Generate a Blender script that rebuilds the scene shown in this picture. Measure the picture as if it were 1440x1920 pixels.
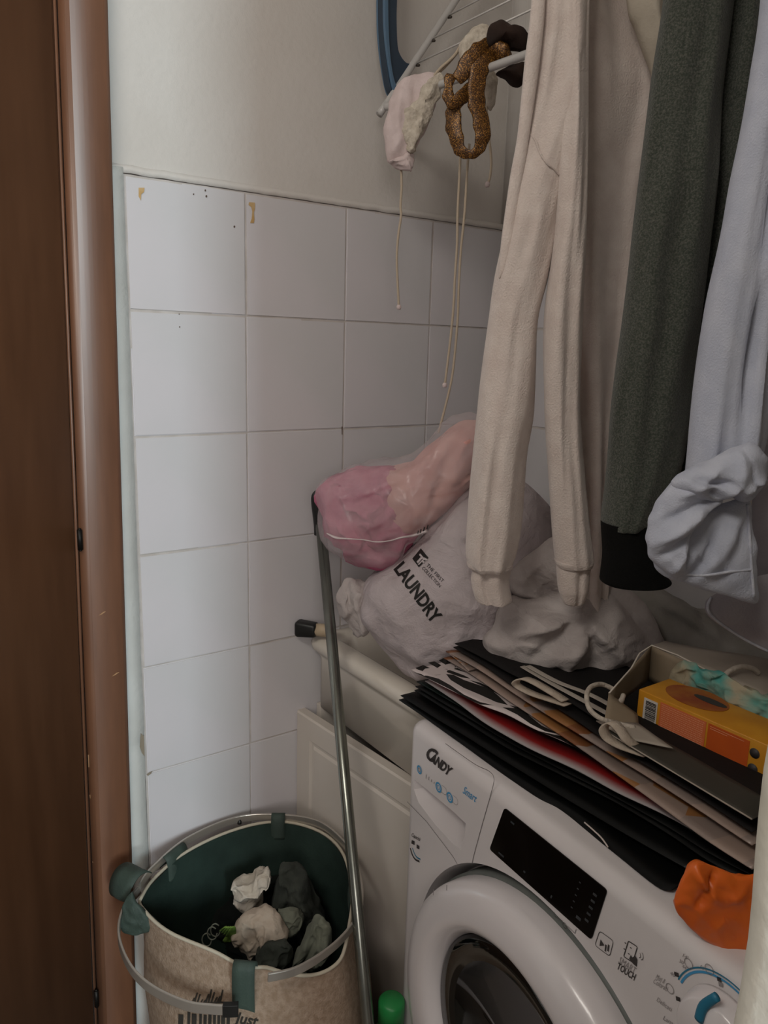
import bpy, bmesh, math, random
from mathutils import Vector, Matrix, noise
from mathutils.bvhtree import BVHTree
random.seed(7)
for o in list(bpy.data.objects): bpy.data.objects.remove(o)
SC = bpy.context.scene
COL = SC.collection
# ------------------------------------------------------------ camera
CP = Vector((1.2629, -0.3874, 1.3965))
RT = Vector((0.57147, 0.82019, 0.02649)); DN = Vector((0.18137, -0.09476, -0.97884)); FW = Vector((-0.80033, 0.56418, -0.20291))
FPX = 1450.0
cd = bpy.data.cameras.new('camera'); cam = bpy.data.objects.new('camera', cd); COL.objects.link(cam)
m = Matrix.Identity(4)
for i in range(3):
    m[i][0] = RT[i]; m[i][1] = -DN[i]; m[i][2] = -FW[i]; m[i][3] = CP[i]
cam.matrix_world = m
cd.sensor_fit = 'VERTICAL'; cd.sensor_height = 24; cd.lens = FPX / 1920 * 24; cd.clip_start = 0.02
SC.camera = cam
# ------------------------------------------------------------ light
SC.view_settings.view_transform = 'Standard'; SC.view_settings.look = 'None'
SC.view_settings.gamma = 1; SC.view_settings.use_curve_mapping = False
SC.view_settings.exposure = 0.3
w = bpy.data.worlds.new('world'); SC.world = w; w.use_nodes = True
w.node_tree.nodes['Background'].inputs[0].default_value = (1.0, 0.93, 0.90, 1)
w.node_tree.nodes['Background'].inputs[1].default_value = 0.10
def area(name, loc, aim, sx, sy, power, col):
    l = bpy.data.lights.new(name, 'AREA'); l.shape = 'RECTANGLE'; l.size = sx; l.size_y = sy; l.energy = power; l.color = col
    o = bpy.data.objects.new(name, l); COL.objects.link(o); o.location = loc
    o.rotation_euler = (Vector(aim) - Vector(loc)).to_track_quat('-Z', 'Y').to_euler(); return o
area('window_daylight', (5.2, -1.02, 2.25), (0, .05, 1.1), .55, 1.3, 90, (.74, .93, 1.0))
area('overhead_fill', (1.15, -1.25, 2.62), (.35, .3, 1.5), .8, .5, 14.5, (1.0, .94, .86))  # added warm fill from above, no real fixture; brightens upper wall and clothes
area('room_daylight', (3.9, -1.55, 1.95), (.3, .2, 1.2), 1.9, 1.1, 30, (1.0, .93, .88))

# ------------------------------------------------------------ helpers
def nvec(p):
    return Vector((noise.noise(p + Vector((9.3, 1.5, 3.1))), noise.noise(p + Vector((-4.2, 7.7, .6))), noise.noise(p + Vector((2.9, -6.1, 8.8)))))
def ray(px, py): return RT * ((px - 720) / FPX) + DN * ((py - 960) / FPX) + FW
FH = Vector((FW.x, FW.y, 0)).normalized(); UH = Vector((-FH.y, FH.x, 0)) * -1   # forward, right (horizontal)
if UH.dot(RT) < 0: UH = -UH
def B(px, py, hd):
    d = ray(px, py); return CP + d * (hd / d.dot(FH))
def on(px, py, **k):
    (a, v), = k.items(); i = 'xyz'.index(a); d = ray(px, py); return CP + d * ((v - CP[i]) / d[i])
def lin(c): return tuple((x / 12.92 if x <= .04045 else ((x + .055) / 1.055) ** 2.4) for x in c)
def rgb(h): return lin(tuple(int(h[i:i + 2], 16) / 255 for i in (0, 2, 4))) + (1,)
MC = {}
def mat(name, h, rough=.8, h2=None, nscale=8, bump=0, bscale=200, metal=0, sheen=0, coat=0, trans=0, alpha=1, spec=.5, stretch=None, contrast=(.35, .65), sss=0):
    if name in MC: return MC[name]
    M = bpy.data.materials.new(name); M.use_nodes = True; nt = M.node_tree; N = nt.nodes; L = nt.links
    p = N['Principled BSDF']; p.inputs['Base Color'].default_value = rgb(h); p.inputs['Roughness'].default_value = rough
    p.inputs['Metallic'].default_value = metal; p.inputs['Specular IOR Level'].default_value = spec
    if sheen: p.inputs['Sheen Weight'].default_value = sheen
    if coat: p.inputs['Coat Weight'].default_value = coat; p.inputs['Coat Roughness'].default_value = .08
    if trans: p.inputs['Transmission Weight'].default_value = trans
    if sss: p.inputs['Subsurface Weight'].default_value = sss; p.inputs['Subsurface Scale'].default_value = .01
    p.inputs['Alpha'].default_value = alpha
    tc = N.new('ShaderNodeTexCoord'); mp = N.new('ShaderNodeMapping'); L.new(tc.outputs['Object'], mp.inputs[0])
    if stretch: mp.inputs['Scale'].default_value = stretch
    if h2:
        n = N.new('ShaderNodeTexNoise'); n.inputs['Scale'].default_value = nscale; n.inputs['Detail'].default_value = 6
        L.new(mp.outputs[0], n.inputs['Vector'])
        r = N.new('ShaderNodeValToRGB'); r.color_ramp.elements[0].position = contrast[0]; r.color_ramp.elements[1].position = contrast[1]
        r.color_ramp.elements[0].color = rgb(h); r.color_ramp.elements[1].color = rgb(h2)
        L.new(n.outputs['Fac'], r.inputs[0]); L.new(r.outputs[0], p.inputs['Base Color'])
    if bump:
        n = N.new('ShaderNodeTexNoise'); n.inputs['Scale'].default_value = bscale; n.inputs['Detail'].default_value = 4
        L.new(mp.outputs[0], n.inputs['Vector'])
        b = N.new('ShaderNodeBump'); b.inputs['Strength'].default_value = bump; b.inputs['Distance'].default_value = .002
        L.new(n.outputs['Fac'], b.inputs['Height']); L.new(b.outputs[0], p.inputs['Normal'])
    MC[name] = M; return M
def nodes(M): return M.node_tree.nodes, M.node_tree.links, M.node_tree.nodes['Principled BSDF']

def obj(name, verts, faces, m, parent=None, smooth=True, uvs=None, solid=0, sub=0):
    me = bpy.data.meshes.new(name); me.from_pydata([tuple(v) for v in verts], [], faces); me.update()
    if uvs:
        ul = me.uv_layers.new(name='UVMap')
        for poly in me.polygons:
            for li in poly.loop_indices: ul.data[li].uv = uvs[me.loops[li].vertex_index]
    return link(name, me, m, parent, smooth, solid, sub)
def link(name, me, m, parent=None, smooth=True, solid=0, sub=0):
    bm = bmesh.new(); bm.from_mesh(me); bmesh.ops.recalc_face_normals(bm, faces=bm.faces); bm.to_mesh(me); bm.free()
    if smooth:
        for p in me.polygons: p.use_smooth = True
    if m: me.materials.append(m)
    o = bpy.data.objects.new(name, me); COL.objects.link(o)
    if parent: o.parent = parent
    if sub: s = o.modifiers.new('s', 'SUBSURF'); s.levels = s.render_levels = sub
    if solid: s = o.modifiers.new('t', 'SOLIDIFY'); s.thickness = solid; s.offset = 0
    return o
def thing(name, label, cat, loc=(0, 0, 0), rz=0, group=None):
    o = bpy.data.objects.new(name, None); COL.objects.link(o); o.location = loc; o.rotation_euler = (0, 0, rz); o.empty_display_size = .05
    tag(o, label, cat, group); return o
def tag(o, label, cat, group=None):
    o['label'] = label; o['category'] = cat
    if group: o['group'] = group
    return o
def struct(o): o['kind'] = 'structure'; return o
def rel(o, parent):  # world-space mesh under an unrotated thing
    o.parent = parent; o.matrix_parent_inverse = Matrix.Translation(-Vector(parent.location)) if parent.rotation_euler.z == 0 else Matrix.Identity(4)
    return o
def box(name, lo, hi, m, parent=None, bev=0, seg=2, smooth=False):
    bm = bmesh.new(); bmesh.ops.create_cube(bm, size=1)
    for v in bm.verts:
        v.co = Vector([lo[i] if v.co[i] < 0 else hi[i] for i in range(3)])
    if bev: bmesh.ops.bevel(bm, geom=bm.edges[:], offset=bev, segments=seg, affect='EDGES', profile=.5)
    me = bpy.data.meshes.new(name); bm.to_mesh(me); bm.free()
    return link(name, me, m, parent, smooth or bev > 0)
def smoothpath(P, n, closed=False):
    P = [Vector(p) for p in P]; out = []; K = len(P)
    rng = range(K) if closed else range(K - 1)
    for i in rng:
        if closed: a, b, c, d = P[i - 1], P[i], P[(i + 1) % K], P[(i + 2) % K]
        else: a, b, c, d = P[max(i - 1, 0)], P[i], P[i + 1], P[min(i + 2, K - 1)]
        for j in range(n):
            t = j / n
            out.append(.5 * ((2 * b) + (c - a) * t + (2 * a - 5 * b + 4 * c - d) * t * t + (3 * b - a - 3 * c + d) * t ** 3))
    if not closed: out.append(P[-1])
    return out
def tube(name, P, r, m, parent=None, n=6, seg=10, flat=1.0, up=None, noi=0, caps=True, smoothp=True, nscale=30):
    """swept tube; r number or list per control point; flat = ratio of second axis"""
    if isinstance(r, (int, float)): r = [r] * len(P)
    rr = [Vector((x, 0, 0)) for x in r]
    if smoothp: Q = smoothpath(P, n); RR = [v.x for v in smoothpath(rr, n)]
    else: Q = [Vector(p) for p in P]; RR = r
    vs = []; fs = []; N = None
    for i, q in enumerate(Q):
        t = (Q[min(i + 1, len(Q) - 1)] - Q[max(i - 1, 0)]).normalized()
        if N is None:
            u = Vector(up) if up else (Vector((0, 0, 1)) if abs(t.z) < .9 else Vector((1, 0, 0)))
            N = (u - t * u.dot(t)).normalized()
        else: N = (N - t * N.dot(t)).normalized()
        Bn = t.cross(N)
        for k in range(seg):
            a = 2 * math.pi * k / seg
            rad = RR[i]
            v = q + N * (math.cos(a) * rad * flat) + Bn * (math.sin(a) * rad)
            if noi: v = v + (v - q).normalized() * noise.noise(v * nscale) * noi
            vs.append(v)
    L = len(Q)
    for i in range(L - 1):
        for k in range(seg):
            a = i * seg + k; b = i * seg + (k + 1) % seg
            fs.append((a, b, b + seg, a + seg))
    if caps: fs.append(tuple(range(seg))[::-1]); fs.append(tuple(range((L - 1) * seg, L * seg)))
    return obj(name, vs, fs, m, parent)
def lathe(name, prof, m, parent=None, axis='z', center=(0, 0, 0), seg=48, smooth=True):
    vs = []; fs = []
    c = Vector(center)
    for (r, h) in prof:
        for k in range(seg):
            a = 2 * math.pi * k / seg
            if axis == 'z': v = Vector((r * math.cos(a), r * math.sin(a), h))
            else: v = Vector((r * math.cos(a), h, r * math.sin(a)))
            vs.append(v + c)
    for i in range(len(prof) - 1):
        for k in range(seg):
            a = i * seg + k; b = i * seg + (k + 1) % seg
            fs.append((a, b, b + seg, a + seg))
    if prof[0][0] > 1e-5: fs.append(tuple(range(seg)))
    if prof[-1][0] > 1e-5: fs.append(tuple(range((len(prof) - 1) * seg, len(prof) * seg)))
    return obj(name, vs, fs, m, parent, smooth)
def grid(name, rows, m, parent=None, solid=.0008, uv=True, closed=False, noi=0, nscale=12, sub=0):
    """rows of equal-length point lists -> sheet"""
    R = len(rows); C_ = len(rows[0]); vs = [Vector(v) for r in rows for v in r]
    if noi:
        vs = [v + Vector((0, 0, 1)) * noise.noise(v * nscale) * noi + UH * noise.noise(v * nscale + Vector((5, 3, 1))) * noi for v in vs]
    fs = []; uvs = [(j / (C_ - 1), i / (R - 1)) for i in range(R) for j in range(C_)]
    for i in range(R - 1):
        for j in range(C_ - 1):
            a = i * C_ + j; fs.append((a, a + 1, a + 1 + C_, a + C_))
    return obj(name, vs, fs, m, parent, True, uvs if uv else None, solid, sub)
def inflate(name, outline, hd, T, m, parent=None, n=5, rings=14, noi=.006, nscale=9, creases=(), zmin=None, back=1.0, pw=2.0, edge=.0, pts3=None, ctr=None, xmin=None, ymax=None, fine=0, seed=0, ridge=0, rf=12):
    """plump body whose silhouette (seen side-on to the camera's heading) is the outline, at distance hd"""
    P = pts3 or [B(x, y, hd) for x, y in outline]
    O = smoothpath(P, n, True); M_ = len(O)
    c = sum(O, Vector()) / M_ if ctr is None else B(ctr[0], ctr[1], hd)
    vs = []; fs = []
    seq = [(k / rings, 1) for k in range(1, rings + 1)] + [(k / rings, -1) for k in range(rings - 1, 0, -1)]
    off = Vector((seed * 3.1, seed * 1.7, seed))
    def put(q, r, sgn):
        h = T * (max(0, 1 - r ** pw)) ** .5 * (1 if sgn > 0 else -back)
        q = q - FH * h
        for (x0, y0, x1, y1, amp, wd) in creases:
            if sgn < 0: continue
            a = B(x0, y0, hd); b = B(x1, y1, hd); ab = b - a; qq = q - FH * ((q - a).dot(FH)) 
            t = max(0, min(1, (qq - a).dot(ab) / ab.length_squared)); d = (qq - (a + ab * t)).length
            q = q - FH * (amp * math.exp(-(d / wd) ** 2) * (1 - abs(2 * t - 1) ** 4 * .5))
        nn = nvec(q * nscale + off)
        q = q + nn * noi + nvec(q * nscale * 2.7 + off) * noi * .45
        if fine: q = q + nvec(q * 60 + off) * fine
        if ridge:
            for f_, a_ in ((1, 1), (2.1, .45)):
                q = q - FH * (ridge * a_ * sgn * max(0, 1 - abs(noise.noise(q * rf * f_ + off + Vector((7, 2, 5)))) * 5))
        if zmin is not None and q.z < zmin: q.z = zmin + (q.z - zmin) * .02
        if xmin is not None and q.x < xmin: q.x = xmin
        if ymax is not None and q.y > ymax: q.y = ymax
        return q
    vs.append(put(c, 0, 1))
    for r, s in seq:
        r2 = math.sin(r * math.pi / 2)
        for o_ in O: vs.append(put(c + (o_ - c) * r2, r2, s))
    vs.append(put(c, 0, -1))
    K = len(seq)
    for k in range(M_): fs.append((0, 1 + k, 1 + (k + 1) % M_))
    for i in range(K - 1):
        for k in range(M_):
            a = 1 + i * M_ + k; b = 1 + i * M_ + (k + 1) % M_
            fs.append((a, a + M_, b + M_, b))
    e = 1 + (K - 1) * M_
    for k in range(M_): fs.append((len(vs) - 1, e + (k + 1) % M_, e + k))
    return obj(name, vs, fs, m, parent)
def garment(name, rows, hd, T, m, parent=None, folds=(), noi=.003, nscale=8, levels=60, seg=48, seed=0, twist=0, lump=0):
    """hanging cloth tube: rows (py, left px, right px[, hd shift]); folds (s_top, s_bottom, amp, width)"""
    rows = [tuple(r) + ((0,) if len(r) == 3 else ()) for r in rows]
    y0, y1 = rows[0][0], rows[-1][0]; vs = []; fs = []
    R4 = smoothpath([Vector((r[1], r[2], r[3])) for r in rows], 8); Y = smoothpath([Vector((r[0], 0, 0)) for r in rows], 8)
    off = Vector((seed * 2.3, seed, seed * 1.3)); L = len(R4)
    for i in range(L):
        py = Y[i].x; l, r_, dh = R4[i]; t = (py - y0) / (y1 - y0)
        a3 = B(l, py, hd + dh); b3 = B(r_, py, hd + dh); c = (a3 + b3) / 2; hw = (b3 - a3) / 2
        th = min(T, hw.length * 1.0)
        for k in range(seg):
            a = 2 * math.pi * k / seg; s = math.cos(a); d = math.sin(a)
            q = c + hw * s
            h = abs(d) ** .8 * (1 if d >= 0 else -1) * th
            if d >= 0:
                for (s0, s1, amp, wd) in folds:
                    sc = s0 + (s1 - s0) * t; h += amp * math.exp(-((s - sc) / wd) ** 2) * min(1, d * 2)
            q = q - FH * h
            q = q + Vector(nvec(Vector((q.x * nscale, q.y * nscale, q.z * nscale * .45)) + off)) * noi
            if lump: q = q - FH * (noise.noise(Vector((s * 1.7, t * 4.2, seed * 3.7))) * lump * 2.2 + noise.noise(Vector((s * 3.5 + t * 3, t * 7, seed * 1.9))) * lump * .9)
            vs.append(q)
    for i in range(L - 1):
        for k in range(seg):
            a = i * seg + k; b = i * seg + (k + 1) % seg; fs.append((a, b, b + seg, a + seg))
    fs.append(tuple(range(seg))[::-1]); fs.append(tuple(range((L - 1) * seg, L * seg)))
    return obj(name, vs, fs, m, parent)
_txt = {}
def textmesh(s, bold=0, size=1.0, sub=0, shear=0, space=1.0):
    """flat outline of the text, triangulated; (points, faces, width), cap height ~ .7*size"""
    cu = bpy.data.curves.new('t', 'FONT'); cu.body = s; cu.size = size; cu.offset = bold; cu.shear = shear; cu.space_character = space; cu.resolution_u = 3
    o = bpy.data.objects.new('t', cu); COL.objects.link(o)
    dg = bpy.context.evaluated_depsgraph_get(); me = bpy.data.meshes.new_from_object(o.evaluated_get(dg))
    bpy.data.objects.remove(o); bpy.data.curves.remove(cu)
    bm = bmesh.new(); bm.from_mesh(me); bmesh.ops.triangulate(bm, faces=bm.faces)
    for _ in range(sub):
        bmesh.ops.subdivide_edges(bm, edges=[e for e in bm.edges if e.calc_length() > .12 * size], cuts=1)
        bmesh.ops.triangulate(bm, faces=bm.faces)
    vs = [v.co.copy() for v in bm.verts]; fs = [tuple(v.index for v in f.verts) for f in bm.faces]; bm.free(); bpy.data.meshes.remove(me)
    x0 = min(v.x for v in vs); x1 = max(v.x for v in vs)
    for v in vs: v.x -= x0
    return vs, fs, x1 - x0
def bvh_of(o):
    me = o.data; return BVHTree.FromPolygons([v.co.copy() for v in me.vertices], [tuple(p.vertices) for p in me.polygons])
def project(name, shapes, surf, m, parent, lift=.0009):
    """shapes: list of (px points, faces); print laid on the surface of surf"""
    bv = bvh_of(surf); vs = []; fs = []
    for pts, faces in shapes:
        b = len(vs); ok = True; tmp = []
        for (x, y) in pts:
            d = ray(x, y).normalized(); hit = bv.ray_cast(CP, d)
            if hit[0] is None: ok = False; break
            nrm = hit[1] if hit[1].dot(d) < 0 else -hit[1]
            tmp.append(hit[0] + nrm * lift)
        if not ok: continue
        vs += tmp; fs += [tuple(i + b for i in f) for f in faces]
    return obj(name, vs, fs, m, parent, False) if fs else None
def refine(poly, k=6):
    """px quad (4 corners) -> grid points/faces"""
    a, b, c, d = [Vector((p[0], p[1], 0)) for p in poly]; pts = []; fs = []
    for i in range(k + 1):
        for j in range(k + 1):
            u = i / k; v = j / k; q = (a * (1 - u) + b * u) * (1 - v) + (d * (1 - u) + c * u) * v; pts.append((q.x, q.y))
    for i in range(k):
        for j in range(k):
            n = i * (k + 1) + j; fs.append((n, n + 1, n + k + 2, n + k + 1))
    return pts, fs

# ------------------------------------------------------------ materials
M_tile = mat('glazed_tile', 'c8c6c7', .16, 'cfcacd', 3, .06, 6, spec=.5)
M_grout = mat('grout', 'c4bdb9', .9, 'b0a8a2', 20, .2, 300)
M_plaster = mat('plaster', 'cdc8c3', .92, 'c8c2bc', 5, .5, 90)
M_strip = mat('painted_strip', 'd8d8d4', .6, 'cdccc7', 8, .3, 120)
M_wood = mat('brown_wood', '734c35', .42, '64412d', 60, .12, 60, stretch=(1, 1, .12), coat=1.0, contrast=(.3, .75)); M_wood.node_tree.nodes['Principled BSDF'].inputs['Coat Roughness'].default_value = .42
M_door = mat('dark_wood', '64412a', .42, '563621', 50, .08, 60, stretch=(1, 1, .1), coat=.4, contrast=(.3, .75)); M_door.node_tree.nodes['Principled BSDF'].inputs['Coat Roughness'].default_value = .45
M_black = mat('black_plastic', '141413', .45)
M_metalb = mat('black_hinge', '1b1815', .5, metal=.6)
M_cream = mat('sweat_fleece', 'd8cbc3', .95, 'cfc0b8', 40, .7, 420, sheen=.3)
M_cream2 = mat('sweat_rib', 'd2c4bc', .95, 'c9bab2', 60, .7, 500, sheen=.3)
M_green = mat('green_wool', '353b32', .95, '62625a', 480, .8, 700, sheen=.2, contrast=(.40, .74))
M_knit = mat('black_rib', '0e0e0d', .95, None, 8, .6, 500)
M_blue = mat('pale_blue_cotton', 'c2c5d2', .9, 'b6bac9', 30, .5, 500)
M_blueseam = mat('blue_seam', 'ccced8', .9, 'b3b5c4', 90, .5, 500)
M_nonwoven = mat('nonwoven', 'b9aeb0', .85, 'b0a5a6', 30, .45, 350)
M_nonw2 = mat('nonwoven_light', 'b6adaa', .85, 'aaa09d', 30, .45, 350)
M_nonw3 = mat('nonwoven_grey', '948f8a', .85, '89847e', 30, .4, 350)
for m_ in (M_nonwoven, M_nonw2):
    N, L, p = nodes(m_); b1 = [n for n in N if n.type == 'BUMP'][0]; tcn = [n for n in N if n.type == 'TEX_COORD'][0]
    n2 = N.new('ShaderNodeTexNoise'); n2.inputs['Scale'].default_value = 22; n2.inputs['Detail'].default_value = 5; n2.inputs['Distortion'].default_value = 1.6; L.new(tcn.outputs['Object'], n2.inputs['Vector'])
    b2 = N.new('ShaderNodeBump'); b2.inputs['Strength'].default_value = .55; b2.inputs['Distance'].default_value = .010; L.new(n2.outputs['Fac'], b2.inputs['Height']); L.new(b1.outputs[0], b2.inputs['Normal']); L.new(b2.outputs[0], p.inputs['Normal'])
M_ink = mat('black_ink', '15120f', .7)
M_cer = mat('sink_ceramic', 'd8d0c4', .18, None, 8, 0, 200, coat=.3)
M_cab = mat('cabinet_white', 'cdc5bc', .45, 'c7beb4', 6)
M_wash = mat('washer_white', 'd2cccc', .3, coat=.25)
M_washd = mat('washer_ring', 'd6d0d1', .28, coat=.3)
M_grey = mat('washer_gasket', '5c605c', .5)
M_glassd = mat('door_glass', '0a0c0c', .06, spec=.7)
M_disp = mat('display_glass', '040404', .12, spec=.3)
M_teal = mat('teal_mark', '1f6f8d', .5)
M_blueink = mat('blue_ink', '3f8fbe', .5)
M_greyink = mat('grey_ink', '8a8484', .6)
M_dkink = mat('dark_ink', '35302f', .6)
M_disp2 = mat('display_marks', '34383c', .4)
M_steel = mat('brushed_pole', '7f817a', .26, '8a8c84', 60, metal=.9, stretch=(1, 1, .05))
M_alu = mat('aluminium', 'c2bbb2', .3, metal=.75)
M_jute = mat('jute', '9c8876', .95, '87725f', 120, .8, 380)
M_liner = mat('green_liner', '2c3b35', .8, '25322d', 20, .3, 300)
M_strap = mat('green_strap', '38473f', .7, '303d37', 20, .3, 300)
M_welt = mat('pale_welt', 'b3aa98', .9)

# ------------------------------------------------------------ room
def wallbox(name, lo, hi, m): return struct(box(name, lo, hi, m))
wl = wallbox('wall_left', (-.20, -2.2, 0), (-.003, .80, 2.7), M_plaster)
wb = wallbox('wall_back', (-.20, .803, 0), (1.35, 1.0, 2.7), M_plaster)
struct(box('floor', (-.2, -2.2, -.1), (4.0, 1.0, 0), mat('floor_tile', '6b5a4c', .5, '5f4f42', 6)))
struct(box('ceiling', (-.2, -2.2, 2.7), (4.0, 1.0, 2.8), M_plaster))
# grout bed and tiles: 200 mm squares, top of tiling at 1.65 m
gb = box('grout', (-.003, -.003, 0), (.0019, .80, 1.651), M_grout, wl)
gb2 = box('grout', (0, .7978, 0), (1.117, .803, 1.651), M_grout, wb)
def tilemesh(w, h):
    bm = bmesh.new(); bmesh.ops.create_cube(bm, size=1)
    for v in bm.verts: v.co = Vector((.0033 if v.co.x > 0 else 0, w / 2 * (1 if v.co.y > 0 else -1), h / 2 * (1 if v.co.z > 0 else -1)))
    front = [e for e in bm.edges if all(v.co.x > .001 for v in e.verts)]
    bmesh.ops.bevel(bm, geom=front, offset=.0016, segments=2, affect='EDGES')
    me = bpy.data.meshes.new('tile'); bm.to_mesh(me); bm.free(); me.materials.append(M_tile)
    for p in me.polygons: p.use_smooth = False
    return me
tm = tilemesh(.1981, .1981); tmb = tilemesh(.1981, .049)
def put_tile(me, loc, rz, par):
    t = bpy.data.objects.new('tile', me); COL.objects.link(t); t.location = loc
    t.rotation_euler = (random.uniform(-.0015, .0015), random.uniform(-.002, .002), rz + random.uniform(-.003, .003)); t.parent = par
for u in range(4):
    for v in range(9):
        if v < 8: put_tile(tm, (random.uniform(0, .0005), .1 + .2 * u, 1.65 - .1 - .2 * v), 0, wl)
        else: put_tile(tmb, (0, .1 + .2 * u, .025), 0, wl)
for u in range(5):
    for v in range(8): put_tile(tm, (.1 + .2 * u + .003, .8, 1.55 - .2 * v), -math.pi / 2, wb)
fv = []; ff = []
for i, (z) in enumerate((1.66, 2.70)):
    for k in range(9):
        t = math.radians(90 * k / 8); fv.append((.020 - .020 * math.sin(t) - .003, .803 - .020 + .020 * math.cos(t) * 1, z))
for k in range(8): ff.append((k, k + 1, k + 10, k + 9))
obj('corner_fillet', fv, ff, M_plaster, wl, True, solid=.001)
# plaster rounded lip over the tiles and the uneven painted strip beside them
def wavy_strip(name, pts, m, par=None, solid=.004):
    rows = [[a, b] for a, b in pts]; return grid(name, rows, m, par, solid=solid)
lp = []
for i in range(81):
    y = -.02 + .82 * i / 80; z = 1.652 + noise.noise(Vector((y * 40, 1, 0))) * .0018
    lp.append((Vector((.0025, y, z)), Vector((.0005, y, z + .012))))
wavy_strip('plaster_lip', lp, M_plaster, wl, .003)
sp = []
for i in range(121):
    z = 1.66 * i / 120; k = noise.noise(Vector((z * 6, 4, 2))) * .0018 + noise.noise(Vector((z * 45, 4, 2))) * .0007
    chip = .006 * math.exp(-((z - .71) / .012) ** 2)
    sp.append((Vector((.001, -.045, z)), Vector((.003, -.0015 - .004 * (1 - z / 1.66) + k - chip, z))))
st = struct(wavy_strip('trim_1', sp, M_strip, None, .004)); st['kind'] = 'structure'
# yellow glue marks, scuffs left on the tiles
M_glue = mat('old_glue', 'b9955f', .6, 'c7ad84', 60); M_scuff = mat('scuff', '5b4a40', .8)
def decal(name, poly, m, par, x=.0042, seg=1):
    c = [on(px, py, x=x) for px, py in poly]; return obj(name, c, [tuple(range(len(c)))], m, par, False, solid=.0004)
decal('glue_mark', [(467, 379), (478, 380), (478, 392), (476, 398), (477, 411), (476, 418), (469, 418), (472, 410), (473, 396), (471, 388), (466, 384)], M_glue, wl)
decal('glue_mark', [(260, 352), (271, 352), (270, 360), (265, 364), (264, 376), (260, 368)], M_glue, wl)
for (x, y, r) in [(439.5, 425, 1.8), (385, 357, 1.6), (387, 368, 1.8), (363, 364, 1.2), (337, 613, 1.2), (336, 589, 1)]:
    decal('scuff', [(x + r * math.cos(a), y + 1.3 * r * math.sin(a)) for a in [k * 1.047 for k in range(6)]], M_scuff, wl)
decal('scuff', [(640.5, 800), (642.5, 800), (642, 815), (641, 815)], M_scuff, wl)
# dark grout cracks: chipped spots along the strip
decal('chip', [(264, 1375), (270, 1380), (271, 1418), (266, 1412), (262, 1400)], mat('bare_plaster', '8a7f6f', .95), wl, .0065)
decal('chip', [(275, 1452), (286, 1446), (283, 1451), (277, 1455)], MC['bare_plaster'], wl, .0045)

# near wall on the right: rough rounded plaster corner
vs = []; fs = []; nz = 140; prof = []
rc = .014
for a in range(0, 9): 
    t = math.radians(180 + 90 * a / 8); prof.append((1.117 + rc + rc * math.cos(t), -.10 + rc + rc * math.sin(t)))
prof = [(1.117, .81), (1.117, .3), (1.117, .05)] + prof + [(1.117 + .03 + i * .03, -.10) for i in range(1, 6)] + [(1.6, -.10), (2.6, -.10), (2.6, .81)]
for i in range(nz + 1):
    z = 2.7 * i / nz
    for (x, y) in prof:
        q = Vector((x, y, z)); n = noise.noise(q * 22) * .0022 + noise.noise(Vector((x * 8, y * 8, z * 9)) + Vector((3, 3, 3))) * .004
        if y < .04 and x < 1.3: q = q + Vector((-.6, -.8, 0)) * n
        vs.append(q)
np_ = len(prof)
for i in range(nz):
    for k in range(np_):
        a = i * np_ + k; b = i * np_ + (k + 1) % np_; fs.append((a, b, b + np_, a + np_))
fs.append(tuple(range(np_))[::-1]); fs.append(tuple(range(nz * np_, (nz + 1) * np_)))
struct(obj('wall_right', vs, fs, mat('near_plaster', 'd9d6cc', .85, 'd0cbbd', 12, .5, 90)))

# ------------------------------------------------------------ door and its casing at the left
def prism(name, poly, z0, z1, m, par=None, bev=.0015, lean=0):
    bm = bmesh.new(); n = len(poly)
    a = [bm.verts.new((x, y, z0)) for x, y in poly]; b = [bm.verts.new((x, y + lean, z1)) for x, y in poly]
    for i in range(n): bm.faces.new((a[i], a[(i + 1) % n], b[(i + 1) % n], b[i]))
    bm.faces.new(a[::-1]); bm.faces.new(b)
    if bev: bmesh.ops.bevel(bm, geom=[e for e in bm.edges], offset=bev, segments=2, affect='EDGES')
    me = bpy.data.meshes.new(name); bm.to_mesh(me); bm.free(); return link(name, me, m, par, True)
casing = struct(prism('trim_2', [(-.003, -.044)] + [(.0165 + .0060 * (1 - ((y_ + .077) / .033) ** 2), y_) for y_ in [-.044 - .0067 * k for k in range(10)]] + [(.010, -.1105), (-.003, -.1105)], 0, 2.2, M_wood, None, .0004, .031))
prism('moulding', [(-.003, -.1125), (.0105, -.1125), (.0105, -.1165), (-.003, -.1165)], 0, 2.2, M_wood, casing, .0008, .031)
drw = struct(prism('door_1', [(-.003, -.119), (.012, -.119), (.012, -.93), (-.003, -.93)], 0, 2.12, M_door, None, .002, .031))
for (px, py) in [(150, 1012), (181, 1872)]:
    h = on(px, py, x=.016)
    hg = tube('hinge', [h + Vector((0, 0, -.016)), h + Vector((0, 0, .016))], .0042, M_metalb, drw, n=1, seg=12)
    for s in (-1, 1): tube('hinge_knuckle', [h + Vector((0, 0, s * .016)), h + Vector((0, 0, s * .0185))], .0026, M_metalb, hg, n=1, seg=10)
M_chipw = mat('bare_wood', 'a9835f', .8)
for (x, y, l, h_) in [(162, 1280, 3, 8), (165, 1415, 4, 26), (168, 1490, 3, 10), (173, 1615, 2, 6), (179, 1700, 2, 10)]:
    c = [on(px, py, x=.0109) for px, py in [(x, y), (x + l, y + 2), (x + l, y + h_), (x + 1, y + h_ - 3)]]
    obj('chip', c, [(0, 1, 2, 3)], M_chipw, casing, False, solid=.0004)
for (x, y) in [(185, 1154), (210, 1268)]:
    c = [on(px, py, x=.0224) for px, py in [(x, y), (x + 9, y - 7), (x + 14, y - 8), (x + 6, y - 2)]]
    obj('scratch', c, [(0, 1, 2, 3)], M_chipw, casing, False, solid=.0003)

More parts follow.
